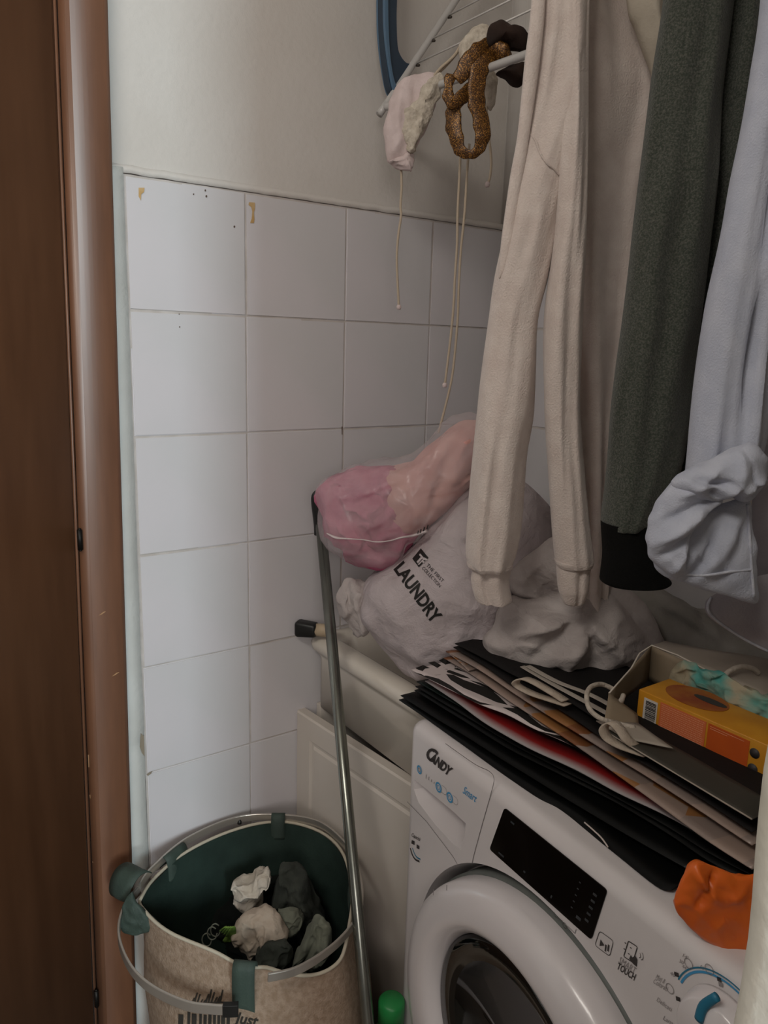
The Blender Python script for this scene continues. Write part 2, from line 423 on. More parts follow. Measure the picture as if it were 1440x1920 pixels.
# ------------------------------------------------------------ laundry sink on its cabinet
sink = thing('laundry_sink', 'cream ceramic laundry sink with thick rounded rim under the bags', 'sink', (.22, .56, .69))
def sinkbody():
    # box with apron and projecting rim, basin sunk into the top
    def rr(x0, x1, y0, y1, r, n=6):
        out = []
        for cx, cy, a0 in ((x1 - r, y1 - r, 0), (x0 + r, y1 - r, 90), (x0 + r, y0 + r, 180), (x1 - r, y0 + r, 270)):
            for k in range(n + 1):
                t = math.radians(a0 + 90 * k / n); out.append((cx + r * math.cos(t), cy + r * math.sin(t)))
        return out
    L = [(.012, .415, .342, .797, .02, .70), (.012, .415, .342, .797, .02, .805), (.006, .419, .337, .797, .02, .815), (.001, .422, .329, .797, .02, .822), (.0, .423, .326, .797, .02, .835),
         (.003, .421, .329, .797, .02, .844), (.012, .415, .338, .797, .02, .849), (.03, .395, .36, .78, .03, .849), (.045, .38, .375, .765, .04, .840), (.06, .365, .395, .75, .05, .73), (.10, .33, .43, .71, .05, .715)]
    vs = []; fs = []; n = 28
    for (x0, x1, y0, y1, r, z) in L:
        for (x, y) in rr(x0, x1, y0, y1, r): vs.append((x, y, z))
    for i in range(len(L) - 1):
        for k in range(n): a = i * n + k; b = i * n + (k + 1) % n; fs.append((a, b, b + n, a + n))
    fs.append(tuple(range(n))); fs.append(tuple(range((len(L) - 1) * n, len(L) * n)))
    return vs, fs
v_, f_ = sinkbody(); rel(obj('basin', v_, f_, M_cer), sink)
cab = thing('sink_cabinet', 'off-white cabinet under the laundry sink with its panelled door ajar', 'cabinet', (.22, .57, 0))
for nm, lo, hi in [('side_panel', (.006, .345, .02), (.022, .795, .70)), ('side_panel', (.402, .345, .02), (.418, .795, .70)), ('back_panel', (.022, .785, .02), (.402, .795, .70)), ('base_panel', (.022, .345, .02), (.402, .785, .04))]:
    rel(box(nm, lo, hi, M_cab, None, .001), cab)
for x in (.03, .40):
    for y in (.37, .76): rel(lathe('foot', [(.015, 0), (.015, .02)], M_black, None, 'z', (x, y, 0), 16), cab)
# door: hinged at the right, standing proud at the left; moulded panel
def cabdoor():
    Lp = Vector((.004, .300, 0)); Rp = Vector((.419, .337, 0)); ux = (Rp - Lp).normalized(); nr = Vector((ux.y, -ux.x, 0)); W = (Rp - Lp).length
    z0, z1 = .05, .694; th = .020
    rings = [(0, -th), (0, 0 - .003), (.003, 0), (.045, 0), (.049, -.004), (.055, -.0045), (.060, -.001), (.075, -.0005)]
    vs = []; fs = []
    for ins, off in rings:
        for (x, z) in ((ins, z0 + ins), (W - ins, z0 + ins), (W - ins, z1 - ins), (ins, z1 - ins)):
            vs.append(Lp + ux * x + nr * off + Vector((0, 0, z)))
    for i in range(len(rings) - 1):
        for k in range(4): a = i * 4 + k; b = i * 4 + (k + 1) % 4; fs.append((a, b, b + 4, a + 4))
    fs.append((0, 1, 2, 3)); n = len(rings) * 4; fs.append((n - 4, n - 3, n - 2, n - 1))
    return obj('door', vs, fs, M_cab, None, False)
rel(cabdoor(), cab)

# capped tube on the rim
ct = thing('capped_tube', 'beige tube with a black plastic end cap lying on the sink rim', 'tube', (.09, .335, .865))
rel(tube('tube', [(.035, .325, .868), (.060, .352, .868)], .0125, mat('beige_plastic', 'b9a58a', .5), None, n=2, seg=16), ct)
cp = on(576, 1156, y=.315)
capo = box('end_cap', (-.022, -.013, -.016), (.022, .013, .016), M_black, None, .007, 3); capo.matrix_parent_inverse = Matrix.Identity(4)
for v in capo.data.vertices:
    q = v.co.copy(); t = math.radians(40); v.co = Vector((q.x * math.cos(t) - q.y * math.sin(t) + .022, q.x * math.sin(t) + q.y * math.cos(t) + .312, q.z * (1 - .15 * (q.x > 0)) + .868))
rel(capo, ct)

# ------------------------------------------------------------ washing machine
WP = Vector((.424, .2577, 0)); WTH = math.radians(-5)
wash = thing('washing_machine', 'white front-loading washing machine with black touch display and round door', 'washing machine', WP, WTH)
WU = Vector((math.cos(WTH), math.sin(WTH), 0)); WN = Vector((math.sin(WTH), -math.cos(WTH), 0))   # right, outward
def WL(px, py, off=0.0):
    """pixel -> (u, z) on the machine's front plane (offset outward)"""
    P0 = WP + WN * off; d = ray(px, py); s = (P0 - CP).dot(WN) / d.dot(WN); P = CP + d * s - P0; return P.dot(WU), P.z
HW = .868; WW = .595
DC = (.303, .517)
def boolean(o, cutter, op='DIFFERENCE'):
    b = o.modifiers.new('b', 'BOOLEAN'); b.operation = op; b.object = cutter; b.solver = 'EXACT'
    dg = bpy.context.evaluated_depsgraph_get(); me = bpy.data.meshes.new_from_object(o.evaluated_get(dg)); o.modifiers.remove(b)
    old = o.data; o.data = me; bpy.data.meshes.remove(old); bpy.data.objects.remove(cutter)
def shade(o, ang=35):
    bm = bmesh.new(); bm.from_mesh(o.data)
    for f in bm.faces: f.smooth = True
    for e in bm.edges:
        if len(e.link_faces) == 2 and e.calc_face_angle(0) > math.radians(ang): e.smooth = False
    bm.to_mesh(o.data); bm.free()
body = box('body', (0, 0, .015), (WW, .50, HW), M_wash, None, .020, 5)
cut = lathe('cut', [(.0001, -.05), (.262, -.05), (.256, .004), (.245, .035), (.0001, .035)], None, None, 'y', (DC[0], 0, DC[1]), 96); boolean(body, cut)
# drawer pull scoop
sc_px = [(777, 1462), (800, 1480), (850, 1522), (873, 1544), (872, 1560), (864, 1592), (850, 1583), (815, 1545), (785, 1505), (776, 1480)]
scp = [WL(x, y) for x, y in sc_px]
bm = bmesh.new(); cx = sum(p[0] for p in scp) / len(scp); cz = sum(p[1] for p in scp) / len(scp)
lay = []
for k_, (s, y) in enumerate(((1.04, -.01), (1.0, .001), (.9, .030), (.7, .040))):
    lay.append([bm.verts.new((cx + (p[0] - cx) * s, y, cz + (p[1] - cz) * s)) for p in scp])
for a, b in zip(lay, lay[1:]):
    for i in range(len(a)): bm.faces.new((a[i], a[(i + 1) % len(a)], b[(i + 1) % len(a)], b[i]))
bm.faces.new(lay[0]); bm.faces.new(lay[-1][::-1]); bmesh.ops.recalc_face_normals(bm, faces=bm.faces)
me = bpy.data.meshes.new('cut'); bm.to_mesh(me); bm.free(); cu_ = bpy.data.objects.new('cut', me); COL.objects.link(cu_); boolean(body, cu_)
seamR = [WL(*p) for p in [(836, 1394), (890, 1432), (918, 1446), (927, 1460), (922, 1485), (905, 1545), (890, 1600), (886, 1618), (858, 1620), (850, 1606), (800, 1540), (764, 1503)]]
dpoly = [(-.04, seamR[0][1])] + seamR + [(-.04, seamR[-1][1])]
def dcutter(k):
    n = len(dpoly); vs = [(u, -.03, z) for u, z in dpoly] + [(u, .045, z) for u, z in dpoly]
    o = obj('cut', vs, [tuple(range(n)), tuple(range(n, 2 * n))[::-1]] + [(i, (i + 1) % n, n + (i + 1) % n, n + i) for i in range(n)], None, None, False); return o
drawer = bpy.data.objects.new('detergent_drawer', body.data.copy()); COL.objects.link(drawer)
boolean(drawer, dcutter(0), 'INTERSECT'); boolean(body, dcutter(1))
for bo_ in (body, drawer):
    shade(bo_); bo_.parent = wash
    if not bo_.data.materials: bo_.data.materials.append(M_wash)
    for f in bo_.data.polygons: f.material_index = 0
for x in (.06, WW - .06):
    for y in (.06, .44): lathe('foot', [(.02, 0), (.02, .016)], M_black, wash, 'z', (x, y, 0), 16)
# panel seams: thin inset lines (drawer outline, lower console line)
def strip2d(name, pts, wd, m, y0=-.0006, par=None, closed=False, th=.0006):
    vs = []; fs = []; n = len(pts)
    for i, p in enumerate(pts):
        a = pts[(i - 1) % n] if closed or i else p; b = pts[(i + 1) % n] if closed or i < n - 1 else p
        t = Vector((b[0] - a[0], b[1] - a[1])); t = t.normalized() if t.length else Vector((1, 0)); nn = Vector((-t.y, t.x)) * wd / 2
        vs += [(p[0] + nn.x, y0, p[1] + nn.y), (p[0] - nn.x, y0, p[1] - nn.y)]
    for i in range(n if closed else n - 1):
        a = 2 * i; b = 2 * ((i + 1) % n); fs.append((a, b, b + 1, a + 1))
    return obj(name, vs, fs, m, par or wash, False)
M_seam = mat('seam_shadow_gap', '6f6968', .8)
def spl(pts, n=5, closed=False): return [(v.x, v.y) for v in smoothpath([Vector((p[0], p[1], 0)) for p in pts], n, closed)]
strip2d('drawer_seam', spl([WL(*p) for p in [(836, 1394), (890, 1432), (918, 1446), (927, 1460), (922, 1485), (905, 1545), (890, 1600), (886, 1618)]]), .0011, M_seam, par=drawer)
strip2d('drawer_seam', [WL(*p) for p in [(764, 1503), (800, 1540), (850, 1606), (858, 1620)]], .0010, M_seam, par=drawer)
# display
def poly2d(name, pts, m, par, y=-.0007, th=.0012):
    n = len(pts); vs = [(p[0], y, p[1]) for p in pts] + [(p[0], y + th, p[1]) for p in pts]
    fs = [tuple(range(n)), tuple(range(n, 2 * n))[::-1]] + [(i, (i + 1) % n, n + (i + 1) % n, n + i) for i in range(n)]
    return obj(name, vs, fs, m, par, False)
def roundpoly(P, r, n=4):
    out = []; K = len(P)
    for i in range(K):
        p = Vector(P[i]); a = (Vector(P[i - 1]) - p).normalized(); b = (Vector(P[(i + 1) % K]) - p).normalized()
        for k in range(n + 1):
            t = k / n; out.append(tuple((p + a * r) * (1 - t) ** 2 + p * 2 * t * (1 - t) + (p + b * r) * t * t))
    return out
dq = [WL(*p) for p in [(947, 1514), (1140, 1669), (1110, 1762), (919, 1592)]]
disp = poly2d('display', roundpoly(dq, .005), M_disp, wash, -.0012)
def dpt(u, v):   # bilinear in the display
    a, b, c, d = [Vector(q) for q in dq]; return (a * (1 - u) + b * u) * (1 - v) + (d * (1 - u) + c * u) * v
marks_v = []; marks_f = []
def mark(u, v, du, dv):
    obj('display_symbol', [(dpt(x, y).x, -.0016, dpt(x, y).y) for (x, y) in ((u - du, v - dv), (u + du, v - dv), (u + du, v + dv), (u - du, v + dv))], [(0, 1, 2, 3)], M_disp2, disp, False)
for i in range(5): mark(.93, .22 + .13 * i, .016, .022); mark(.80, .22 + .13 * i, .008, .012)
mark(.36, .84, .01, .02); mark(.63, .86, .006, .03); mark(.12, .9, .03, .02); mark(.87, .82, .02, .03); mark(.12, .15, .02, .02)
# lettering on the front
def wtext(name, s, bl, br, tl, m, bold=0, par=None, y=-.0009, shear=0, capfrac=.7):
    """bl, br: ends of the baseline in px, tl: top of the first letter"""
    vs, fs, wd = textmesh(s, bold, 1.0, 0, shear); a = Vector(WL(*bl)); b = Vector(WL(*br)); t = Vector(WL(*tl))
    ex = (b - a) / wd; ey = (t - a) / capfrac
    return obj(name, [((a + ex * v.x + ey * v.y).x, y, (a + ex * v.x + ey * v.y).y) for v in vs], fs, m, par or wash, False)
wtext('lettering', 'C', (797, 1419), (814, 1430), (806, 1399), M_dkink, .035, drawer)
wtext('lettering', 'ANDY', (806, 1424), (843, 1455), (813, 1411), M_dkink, .05, drawer)
strip2d('logo_dots', [WL(808, 1405), WL(810, 1406.5)], .0024, M_dkink); strip2d('logo_dots', [WL(812, 1408), WL(814, 1409.5)], .0024, M_dkink)
wtext('lettering', 'Smart', (868, 1486), (892, 1504), (873, 1474), M_blueink, .005, drawer)
wtext('lettering', 'SMART', (1160, 1804), (1190, 1826), (1165, 1793), M_greyink, 0)
wtext('lettering', 'TOUCH', (1157, 1815), (1190, 1838), (1161, 1804), M_dkink, .02)
wtext('lettering', 'Misti &', (1230, 1834), (1246, 1844), (1234, 1826), M_greyink)
wtext('lettering', 'Colorati', (1225, 1842), (1251, 1858), (1229, 1834), M_greyink)
wtext('lettering', 'Delicati', (1232, 1876), (1259, 1896), (1235, 1869), M_greyink)
wtext('lettering', 'Lana', (1244, 1911), (1262, 1922), (1247, 1904), M_greyink)
for s, x, y in [("14'", 1281, 1793), ("30'", 1274, 1803), ("44'", 1279, 1813), ("59'", 1313, 1814), ("40", 1257, 1826)]:
    wtext('lettering', s, (x, y), (x + 9, y + 6), (x + 2, y - 6), M_greyink)
def ring2d(name, c, r, w, m, a0=0, a1=360, y=-.0009, ry=1):
    n = 24; P = [(c[0] + r * math.cos(math.radians(a0 + (a1 - a0) * k / n)), c[1] + ry * r * math.sin(math.radians(a0 + (a1 - a0) * k / n))) for k in range(n + (a1 - a0 < 360))]
    return strip2d(name, P, w, m, y, closed=(a1 - a0 >= 360))
# play / pause key
pq = [WL(*p) for p in [(1125, 1745), (1151, 1764), (1144, 1793), (1116, 1772)]]
strip2d('key_outline', roundpoly(pq, .004), .0008, M_dkink, closed=True)
poly2d('play_symbol', [WL(1127, 1761), WL(1134, 1772), WL(1125, 1773)], M_dkink, wash, -.0009, .0002)
for x in (1136, 1141): poly2d('pause_symbol', [WL(x, 1770), WL(x + 2.5, 1772), WL(x + 1, 1784), WL(x - 1.5, 1782)], M_dkink, wash, -.0009, .0002)
# key lock bracket
strip2d('key_lock_symbol', [WL(*p) for p in [(1040, 1710), (1041, 1718), (1056, 1727)]], .0007, M_dkink)
strip2d('key_lock_symbol', [WL(*p) for p in [(1064, 1736), (1079, 1750), (1081, 1742)]], .0007, M_dkink)
ring2d('key_lock_symbol', WL(1060, 1735), .003, .0009, M_dkink)
# phone and hand symbol
ph = [WL(*p) for p in [(1179, 1764), (1196, 1775), (1187, 1804), (1170, 1793)]]
strip2d('phone_symbol', roundpoly(ph, .002), .0011, M_dkink, closed=True)
poly2d('hand_symbol', [WL(*p) for p in [(1184, 1790), (1187, 1795), (1192, 1791), (1196, 1798), (1195, 1812), (1188, 1806), (1181, 1797)]], M_dkink, wash, -.0011, .0002)
for k in (0, 1): ring2d('signal_symbol', WL(1197 + 2 * k, 1788), .0035 + .002 * k, .0006, M_dkink, -50, 50)
for p in [(1172, 1767), (1170, 1778), (1182, 1776), (1178, 1787)]: strip2d('phone_symbol', [WL(*p), WL(p[0] + 3, p[1] + 2)], .0012, M_dkink)
# round badges by the drawer
for (x, y), r in [((787, 1443), .0052), ((823, 1476), .0062), ((844, 1495), .0062)]:
    ring2d('badge', WL(x, y), r, .0024, M_blueink); ring2d('badge', WL(x, y), r * .45, .0010, M_greyink if x < 800 else M_blueink)
for x, y in [(829, 1478), (850, 1497)]:
    strip2d('badge_outline', spl([WL(*p) for p in [(x, y - 6), (x + 7, y), (x + 9, y + 8), (x + 6, y + 12), (x - 3, y + 5)]]), .0006, M_greyink)
for i, (x, y) in enumerate([(800, 1452), (805, 1456), (810, 1461), (815, 1466)]): strip2d('energy_bars', [WL(x, y), WL(x - 1, y + 8 - 1.5 * i)], .0012, M_greyink)
# sticker at left
wtext('lettering', 'Capacità', (772, 1567), (788, 1577), (774, 1561), M_dkink, .01)
poly2d('sticker_symbol', [WL(*p) for p in [(773, 1575), (778, 1577), (778, 1584), (772, 1581)]], M_dkink, wash, -.0009, .0002)
poly2d('sticker_symbol', [WL(*p) for p in [(782, 1583), (787, 1586), (787, 1592), (782, 1590)]], M_dkink, wash, -.0009, .0002)
strip2d('sticker_arc', spl([WL(*p) for p in [(770, 1590), (773, 1601), (779, 1611), (787, 1615)]]), .003, M_dkink)
strip2d('sticker_arc', spl([WL(*p) for p in [(774, 1590), (777, 1599), (782, 1607), (789, 1611)]]), .002, M_teal)
# dial
def cfit(P):
    from mathutils import Matrix as Mx
    ox, oy = P[0]; P = [((x - ox) * 100, (y - oy) * 100) for x, y in P]
    A = [[0] * 3 for _ in range(3)]; b = [0] * 3
    for x, y in P:
        r_ = (2 * x, 2 * y, 1); q = x * x + y * y
        for i in range(3):
            b[i] += r_[i] * q
            for j in range(3): A[i][j] += r_[i] * r_[j]
    sol = Mx(A).inverted() @ Vector(b); r = math.sqrt(sol[2] + sol[0] ** 2 + sol[1] ** 2); print('DIAL', sol, r, ox + sol[0] / 100, oy + sol[1] / 100); return (ox + sol[0] / 100, oy + sol[1] / 100)
dc = cfit([WL(*p) for p in [(1279, 1853), (1290, 1838), (1306, 1830), (1325, 1828), (1344, 1837)]])
dial = lathe('dial', [(.041, -.0005), (.041, -.004), (.037, -.018), (.034, -.021), (.0001, -.022)], M_washd, wash, 'y', (dc[0], 0, dc[1]), 48)
ring2d('dial_arc', (dc[0], dc[1] + .001), .050, .0022, M_blueink, 62, 165); ring2d('dial_arc', (dc[0], dc[1] + .001), .0535, .0014, M_teal, 75, 165)
tube('pointer', [(WL(*q_, .022)[0], -.0225, WL(*q_, .022)[1]) for q_ in [(1311, 1912), (1320, 1886), (1345, 1868)]], [.0045, .0045, .004], M_teal, dial, n=4, seg=10, flat=.6, up=(0, 1, 0))
for x, y in [(1269, 1826), (1272, 1872), (1352, 1845), (1349, 1835)]:
    poly2d('programme_symbol', [WL(x - 4, y - 5), WL(x + 4, y - 2), WL(x + 5, y + 6), WL(x - 3, y + 3)], M_dkink if x != 1352 else M_greyink, wash, -.0009, .0002)
for x, y in [(1292, 1806), (1257, 1853), (1331, 1817)]: ring2d('programme_symbol', WL(x, y), .0045, .0008, M_greyink)
# door: gasket recess, ring, bowl glass
lathe('gasket', [(.2435, .034), (.2435, .006), (.232, .006), (.228, .034)], M_grey, wash, 'y', (DC[0], 0, DC[1]), 96)
GC = (DC[0] + .0, DC[1])
door = lathe('door', [(.236, .030), (.240, .004), (.2395, -.016), (.236, -.027), (.228, -.034), (.212, -.038), (.190, -.040), (.176, -.040), (.166, -.038), (.158, -.032), (.152, -.020), (.148, .006), (.144, .03)], M_washd, wash, 'y', (GC[0], 0, GC[1]), 96)
for v in door.data.vertices:   # the glass sits a little high and left of the ring's centre
    r_ = math.hypot(v.co.x - GC[0], v.co.z - GC[1]); k_ = max(0, min(1, (.215 - r_) / .05)); v.co.x -= .010 * k_; v.co.z += .022 * k_
lathe('door_glass', [(.151, -.020), (.146, -.025), (.125, -.022), (.09, -.010), (.05, .002), (.0001, .006)], M_glassd, door, 'y', (GC[0] - .010, 0, GC[1] + .022), 96)
for x, y in [(814, 1673), (839, 1664)]:
    a = WL(x, y, .039); poly2d('door_mark', [(a[0] - .0006, a[1] + .004), (a[0] + .0006, a[1] + .004), (a[0] + .0006, a[1] - .004), (a[0] - .0006, a[1] - .004)], M_greyink, door, -.0402, .0003)

# ------------------------------------------------------------ broom pole
pole = thing('broom_pole', 'grey metal broom pole with black hanging cap leaning beside the basket', 'broom', (.69, .095, 0))
top = Vector((.045, .326, 1.09)); mid = on(688, 1900, z=.405); dirp = (mid - top).normalized(); foot = top + dirp * ((0.005 - top.z) / dirp.z)
pole.location = (foot.x, foot.y, 0)
rel(tube('shaft', [top, foot], .0098, M_steel, None, n=2, seg=20), pole)
pt = lambda x, y: on(x, y, x=.045)
rel(tube('hanging_cap', [pt(601, 1002), pt(600, 985), pt(596, 962), pt(592, 944), pt(590, 930), pt(596, 921), pt(602, 920)], [.0122, .0118, .0105, .0085, .006, .004, .003], M_black, None, n=5, seg=14), pole)

# ------------------------------------------------------------ laundry basket
bk = thing('laundry_basket', 'oval jute laundry basket with green lining and loose aluminium hoop', 'basket', (.235, .11, 0))
rim_px = [(262, 1690, .5), (300, 1638, .5), (350, 1598, .505), (430, 1560, .505), (520, 1541, .505), (600, 1560, .5), (645, 1605, .5), (660, 1680, .495), (652, 1750, .49), (638, 1800, .475), (600, 1826, .468), (550, 1829, .47), (500, 1815, .48), (455, 1812, .483), (400, 1784, .49), (350, 1764, .492), (300, 1737, .495)]
rimP = smoothpath([on(x, y, z=z) for x, y, z in rim_px], 5, True)
bc = Vector((.24, .115, 0))
def shell(name, rim, inset, m, zb, par, closed=True):
    vs = []; fs = []; n = len(rim); Lv = 18
    for i in range(Lv + 1):
        t = i / Lv
        for k, p in enumerate(rim):
            d = Vector((p.x - bc.x, p.y - bc.y, 0)); r = d.length; a = math.atan2(d.y, d.x)
            R_ = (1 - t) ** 3 * (r - inset) + (1 - (1 - t) ** 3) * (.193 - inset)
            z = p.z * (1 - t) + zb * t
            wv = noise.noise(Vector((math.cos(a) * 2.2, math.sin(a) * 2.2, z * 7))) * .010 * min(1, t * 4)
            q = Vector((bc.x + (R_ + wv) * math.cos(a), bc.y + (R_ + wv) * math.sin(a), z)); q.x = max(q.x, .004 + inset * .5); vs.append(q)
    for i in range(Lv):
        for k in range(n): a = i * n + k; b = i * n + (k + 1) % n; fs.append((a, b, b + n, a + n))
    fs.append(tuple(range(Lv * n, (Lv + 1) * n)))
    return rel(obj(name, vs, fs, m, None), par)
outer = shell('jute_body', rimP, 0, M_jute, .004, bk)
shell('lining', rimP, .004, M_liner, .02, bk)
rel(tube('rim_welt', [p + (bc - p).normalized() * 0 + Vector((0, 0, .001)) for p in rimP[::3]] + [rimP[0]], .0028, M_welt, None, n=3, seg=8), bk)
hoop = lambda L: [on(x, y, z=z) for x, y, z in L]
def band(name, P, w, th, m, par):  # flat strip, wide side vertical
    Q = smoothpath(P, 8); vs = []; fs = []
    for i, q in enumerate(Q):
        t = (Q[min(i + 1, len(Q) - 1)] - Q[max(i - 1, 0)]).normalized(); s = t.cross(Vector((0, 0, 1))).normalized(); u = s.cross(t)
        for a, b in ((-1, -1), (1, -1), (1, 1), (-1, 1)): vs.append(q + s * (a * th / 2) + u * (b * w / 2))
    n = len(Q)
    for i in range(n - 1):
        for k in range(4): a = i * 4 + k; b = i * 4 + (k + 1) % 4; fs.append((a, b, b + 4, a + 4))
    fs.append((0, 1, 2, 3)); fs.append((4 * n - 4, 4 * n - 3, 4 * n - 2, 4 * n - 1))
    bm = bmesh.new(); me = bpy.data.meshes.new(name); me.from_pydata([tuple(v) for v in vs], [], fs)
    o = rel(link(name, me, m, None, False), par)
    bv = o.modifiers.new('bv', 'BEVEL'); bv.width = .0012; bv.segments = 2; return o
h1 = band('hoop', hoop([(262, 1662, .508), (285, 1632, .51), (350, 1577, .512), (440, 1538, .512), (520, 1532, .512), (600, 1546, .512), (655, 1595, .512), (676, 1650, .51), (678, 1700, .505), (660, 1738, .502), (620, 1780, .500), (560, 1818, .500), (502, 1833, .502)]), .0145, .004, M_alu, bk)
h2 = band('hoop', hoop([(262, 1668, .500), (236, 1700, .490), (223, 1740, .480), (228, 1780, .470), (250, 1823, .462), (290, 1858, .455), (350, 1885, .452), (400, 1892, .452), (432, 1893, .452)]), .017, .004, M_alu, bk)
band('end_sleeve', hoop([(418, 1893, .452), (432, 1893, .452), (447, 1892, .452)]), .020, .009, M_black, bk)
rel(tube('hoop_clip', [on(449, 1530, z=.514), on(449, 1545, z=.505)], .004, M_black, None, n=1, seg=8), bk)
def strap(pts, w, m=M_strap):
    Q = smoothpath([on(x, y, z=z) for x, y, z in pts], 5); rows = []
    for i, q in enumerate(Q):
        t = (Q[min(i + 1, len(Q) - 1)] - Q[max(i - 1, 0)]).normalized(); rad = Vector((q.x - bc.x, q.y - bc.y, 0)).normalized(); s = t.cross(rad).normalized()
        if s.length < .1: s = Vector((0, 0, 1)).cross(rad)
        rows.append([q + s * (w * j / 2) for j in (-1, -.33, .33, 1)])
    return rel(grid('strap', rows, m, None, solid=.0018), bk)
def loop_strap(px, py, z, w, hang=.05, m=M_strap):
    """short loop over the hoop at rim point"""
    c = on(px, py, z=z); rad = Vector((c.x - bc.x, c.y - bc.y, 0)).normalized(); s = Vector((-rad.y, rad.x, 0)); rows = []
    prof = [(.008, -hang), (.010, -hang * .5), (.009, 0), (.004, .010), (-.003, .012), (-.009, .006), (-.012, -.01), (-.012, -.035)]
    for r, dz in smoothpath([Vector((a, b, 0)) for a, b in prof], 4) and [(v.x, v.y) for v in smoothpath([Vector((a, b, 0)) for a, b in prof], 4)]:
        rows.append([c + rad * r + Vector((0, 0, dz)) + s * (w * j / 2) for j in (-1, -.3, .3, 1)])
    return rel(grid('strap', rows, m, None, solid=.0016), bk)
loop_strap(522, 1536, .508, .026, .02); loop_strap(459, 1818, .487, .034, .075); loop_strap(668, 1670, .503, .030, .16); loop_strap(325, 1605, .505, .05, .012)
# wide strap wrapping the left end where the hoop ends meet
lc = on(256, 1668, z=.50)
for (dx, zz, ang, w_) in [(0, .010, .5, .055)]:
    rows = []
    for i in range(25):
        a = -1.9 + 3.8 * i / 24; rad = .026
        base = (lc if dx == 0 else on(268, 1722, z=.485) + Vector((.002, -.004, .03))) + Vector((-.004 + dx, -.006, zz)); u1 = Vector((.35, -.94, 0)); u2 = Vector((0, 0, 1))
        q = base + u1 * (rad * math.cos(a + ang)) + u2 * (rad * 1.1 * math.sin(a + ang)); s = Vector((.9, .36, .15)).normalized()
        rows.append([q - s * w_ / 2, q - s * w_ / 6, q + s * w_ / 6, q + s * w_ / 2])
    rel(grid('strap', rows, M_strap, None, solid=.0018, noi=.004, nscale=25), bk)
hs_ = (on(262, 1712, z=.485) - CP).dot(FH)
rel(inflate('strap', [(246, 1672), (258, 1690), (276, 1712), (302, 1738), (285, 1746), (262, 1749), (234, 1747), (227, 1730), (230, 1702)], hs_ - .016, .006, M_strap, None, noi=.004, nscale=30, rings=12, ridge=.003, rf=30), bk)
rv = rel(lathe('rivet', [(.0035, 0), (.003, .0015), (.0001, .002)], M_alu, None, 'z', (0, 0, 0), 16), bk)
rp = on(457, 1861, z=.44); n_ = Vector((rp.x - bc.x, rp.y - bc.y, 0)).normalized()
qr = n_.to_track_quat('Z', 'Y').to_matrix()
for v in rv.data.vertices: v.co = qr @ v.co + rp + n_ * .012
# print on the jute
def jprint(s, bl, br, tl, bold=.03, shear=0):
    vs, fs, wd = textmesh(s, bold, 1, 1, shear); ex = ((br[0] - bl[0]) / wd, (br[1] - bl[1]) / wd); ey = ((tl[0] - bl[0]) / .7, (tl[1] - bl[1]) / .7)
    return [(bl[0] + ex[0] * v.x + ey[0] * v.y, bl[1] + ex[1] * v.x + ey[1] * v.y) for v in vs], fs
M_jink = mat('jute_ink', '2e2a24', .9)
sh = [jprint('Just', (438, 1916), (484, 1924), (440, 1896), .02, .25)] + [refine([(x, 1940), (x + w_, 1940), (x + w_ + 1, 1898 + h_), (x + 1, 1897 + h_)], 3) for x, w_, h_ in [(335, 9, 4), (352, 5, 0), (360, 9, 3), (374, 5, 1), (382, 6, 5), (391, 6, 1), (400, 5, 4), (408, 5, 0), (415, 7, 6), (425, 6, 2)]]
for i in range(11):
    x = 358 + i * 5.3; yb = 1884 - i * .5; h = 14 + 9 * math.sin(i * 1.3) + i * .6
    sh.append(refine([(x, yb), (x + 3.5, yb), (x + 9, yb - h), (x + 6.5, yb - h)], 3))
sh.append(refine([(352, 1885), (420, 1880), (420, 1877), (352, 1882)], 4))
project('lettering', sh, outer, M_jink, None, .0016)
bpy.data.objects['lettering'] if 'lettering' in bpy.data.objects else None
lt = COL.objects[-1]; rel(lt, bk)

# clothes in the basket
def heap(name, label, cat, out, hdm, T, m, **k):
    o = inflate(name, out, hdm, T, m, None, n=8, rings=24, ridge=.0075, rf=24, **k); return tag(o, label, cat, 'clothes in the laundry basket')
def hd_of(px, py, z): P = on(px, py, z=z); return (P - CP).dot(FH)
M_cw = mat('crumpled_white', 'c6bdb2', .9, 'b8ae9f', 25, .5, 250); M_cl = mat('crumpled_beige', 'b9ab9b', .9, 'ab9a8a', 25, .5, 250)
M_cd = mat('dark_olive_cloth', '3b3f38', .95, '2c302b', 25, .5, 250); M_cg = mat('grey_green_cloth', '6f7264', .95, '5f6256', 25, .5, 250)
M_dk = mat('near_black_cloth', '171a19', .95, '20231f', 25, .5, 250)
heap('garment', 'near-black cloth lying deep at the bottom of the basket', 'clothes', [(380, 1710), (430, 1670), (520, 1655), (590, 1665), (620, 1720), (615, 1780), (560, 1815), (450, 1800), (390, 1760)], hd_of(500, 1740, .30), .03, M_dk, noi=.02, nscale=12)
heap('garment', 'dark olive folded garment at the back of the basket', 'clothes', [(510, 1680), (525, 1630), (540, 1618), (570, 1640), (600, 1690), (605, 1740), (590, 1790), (560, 1760), (520, 1720)], hd_of(560, 1700, .40), .035, M_cd, noi=.012, nscale=20, creases=[(535, 1630, 545, 1740, -.012, .01), (570, 1640, 580, 1760, .012, .01)])
heap('garment', 'small crumpled white cloth on top at the back of the basket', 'clothes', [(437, 1662), (448, 1650), (470, 1652), (485, 1636), (500, 1635), (514, 1645), (505, 1662), (492, 1668), (487, 1695), (472, 1704), (452, 1700), (441, 1682)], hd_of(475, 1670, .44), .026, M_cw, noi=.010, nscale=28, creases=[(455, 1655, 470, 1700, .006, .006), (480, 1640, 500, 1665, -.007, .005), (442, 1670, 460, 1700, .006, .004)])
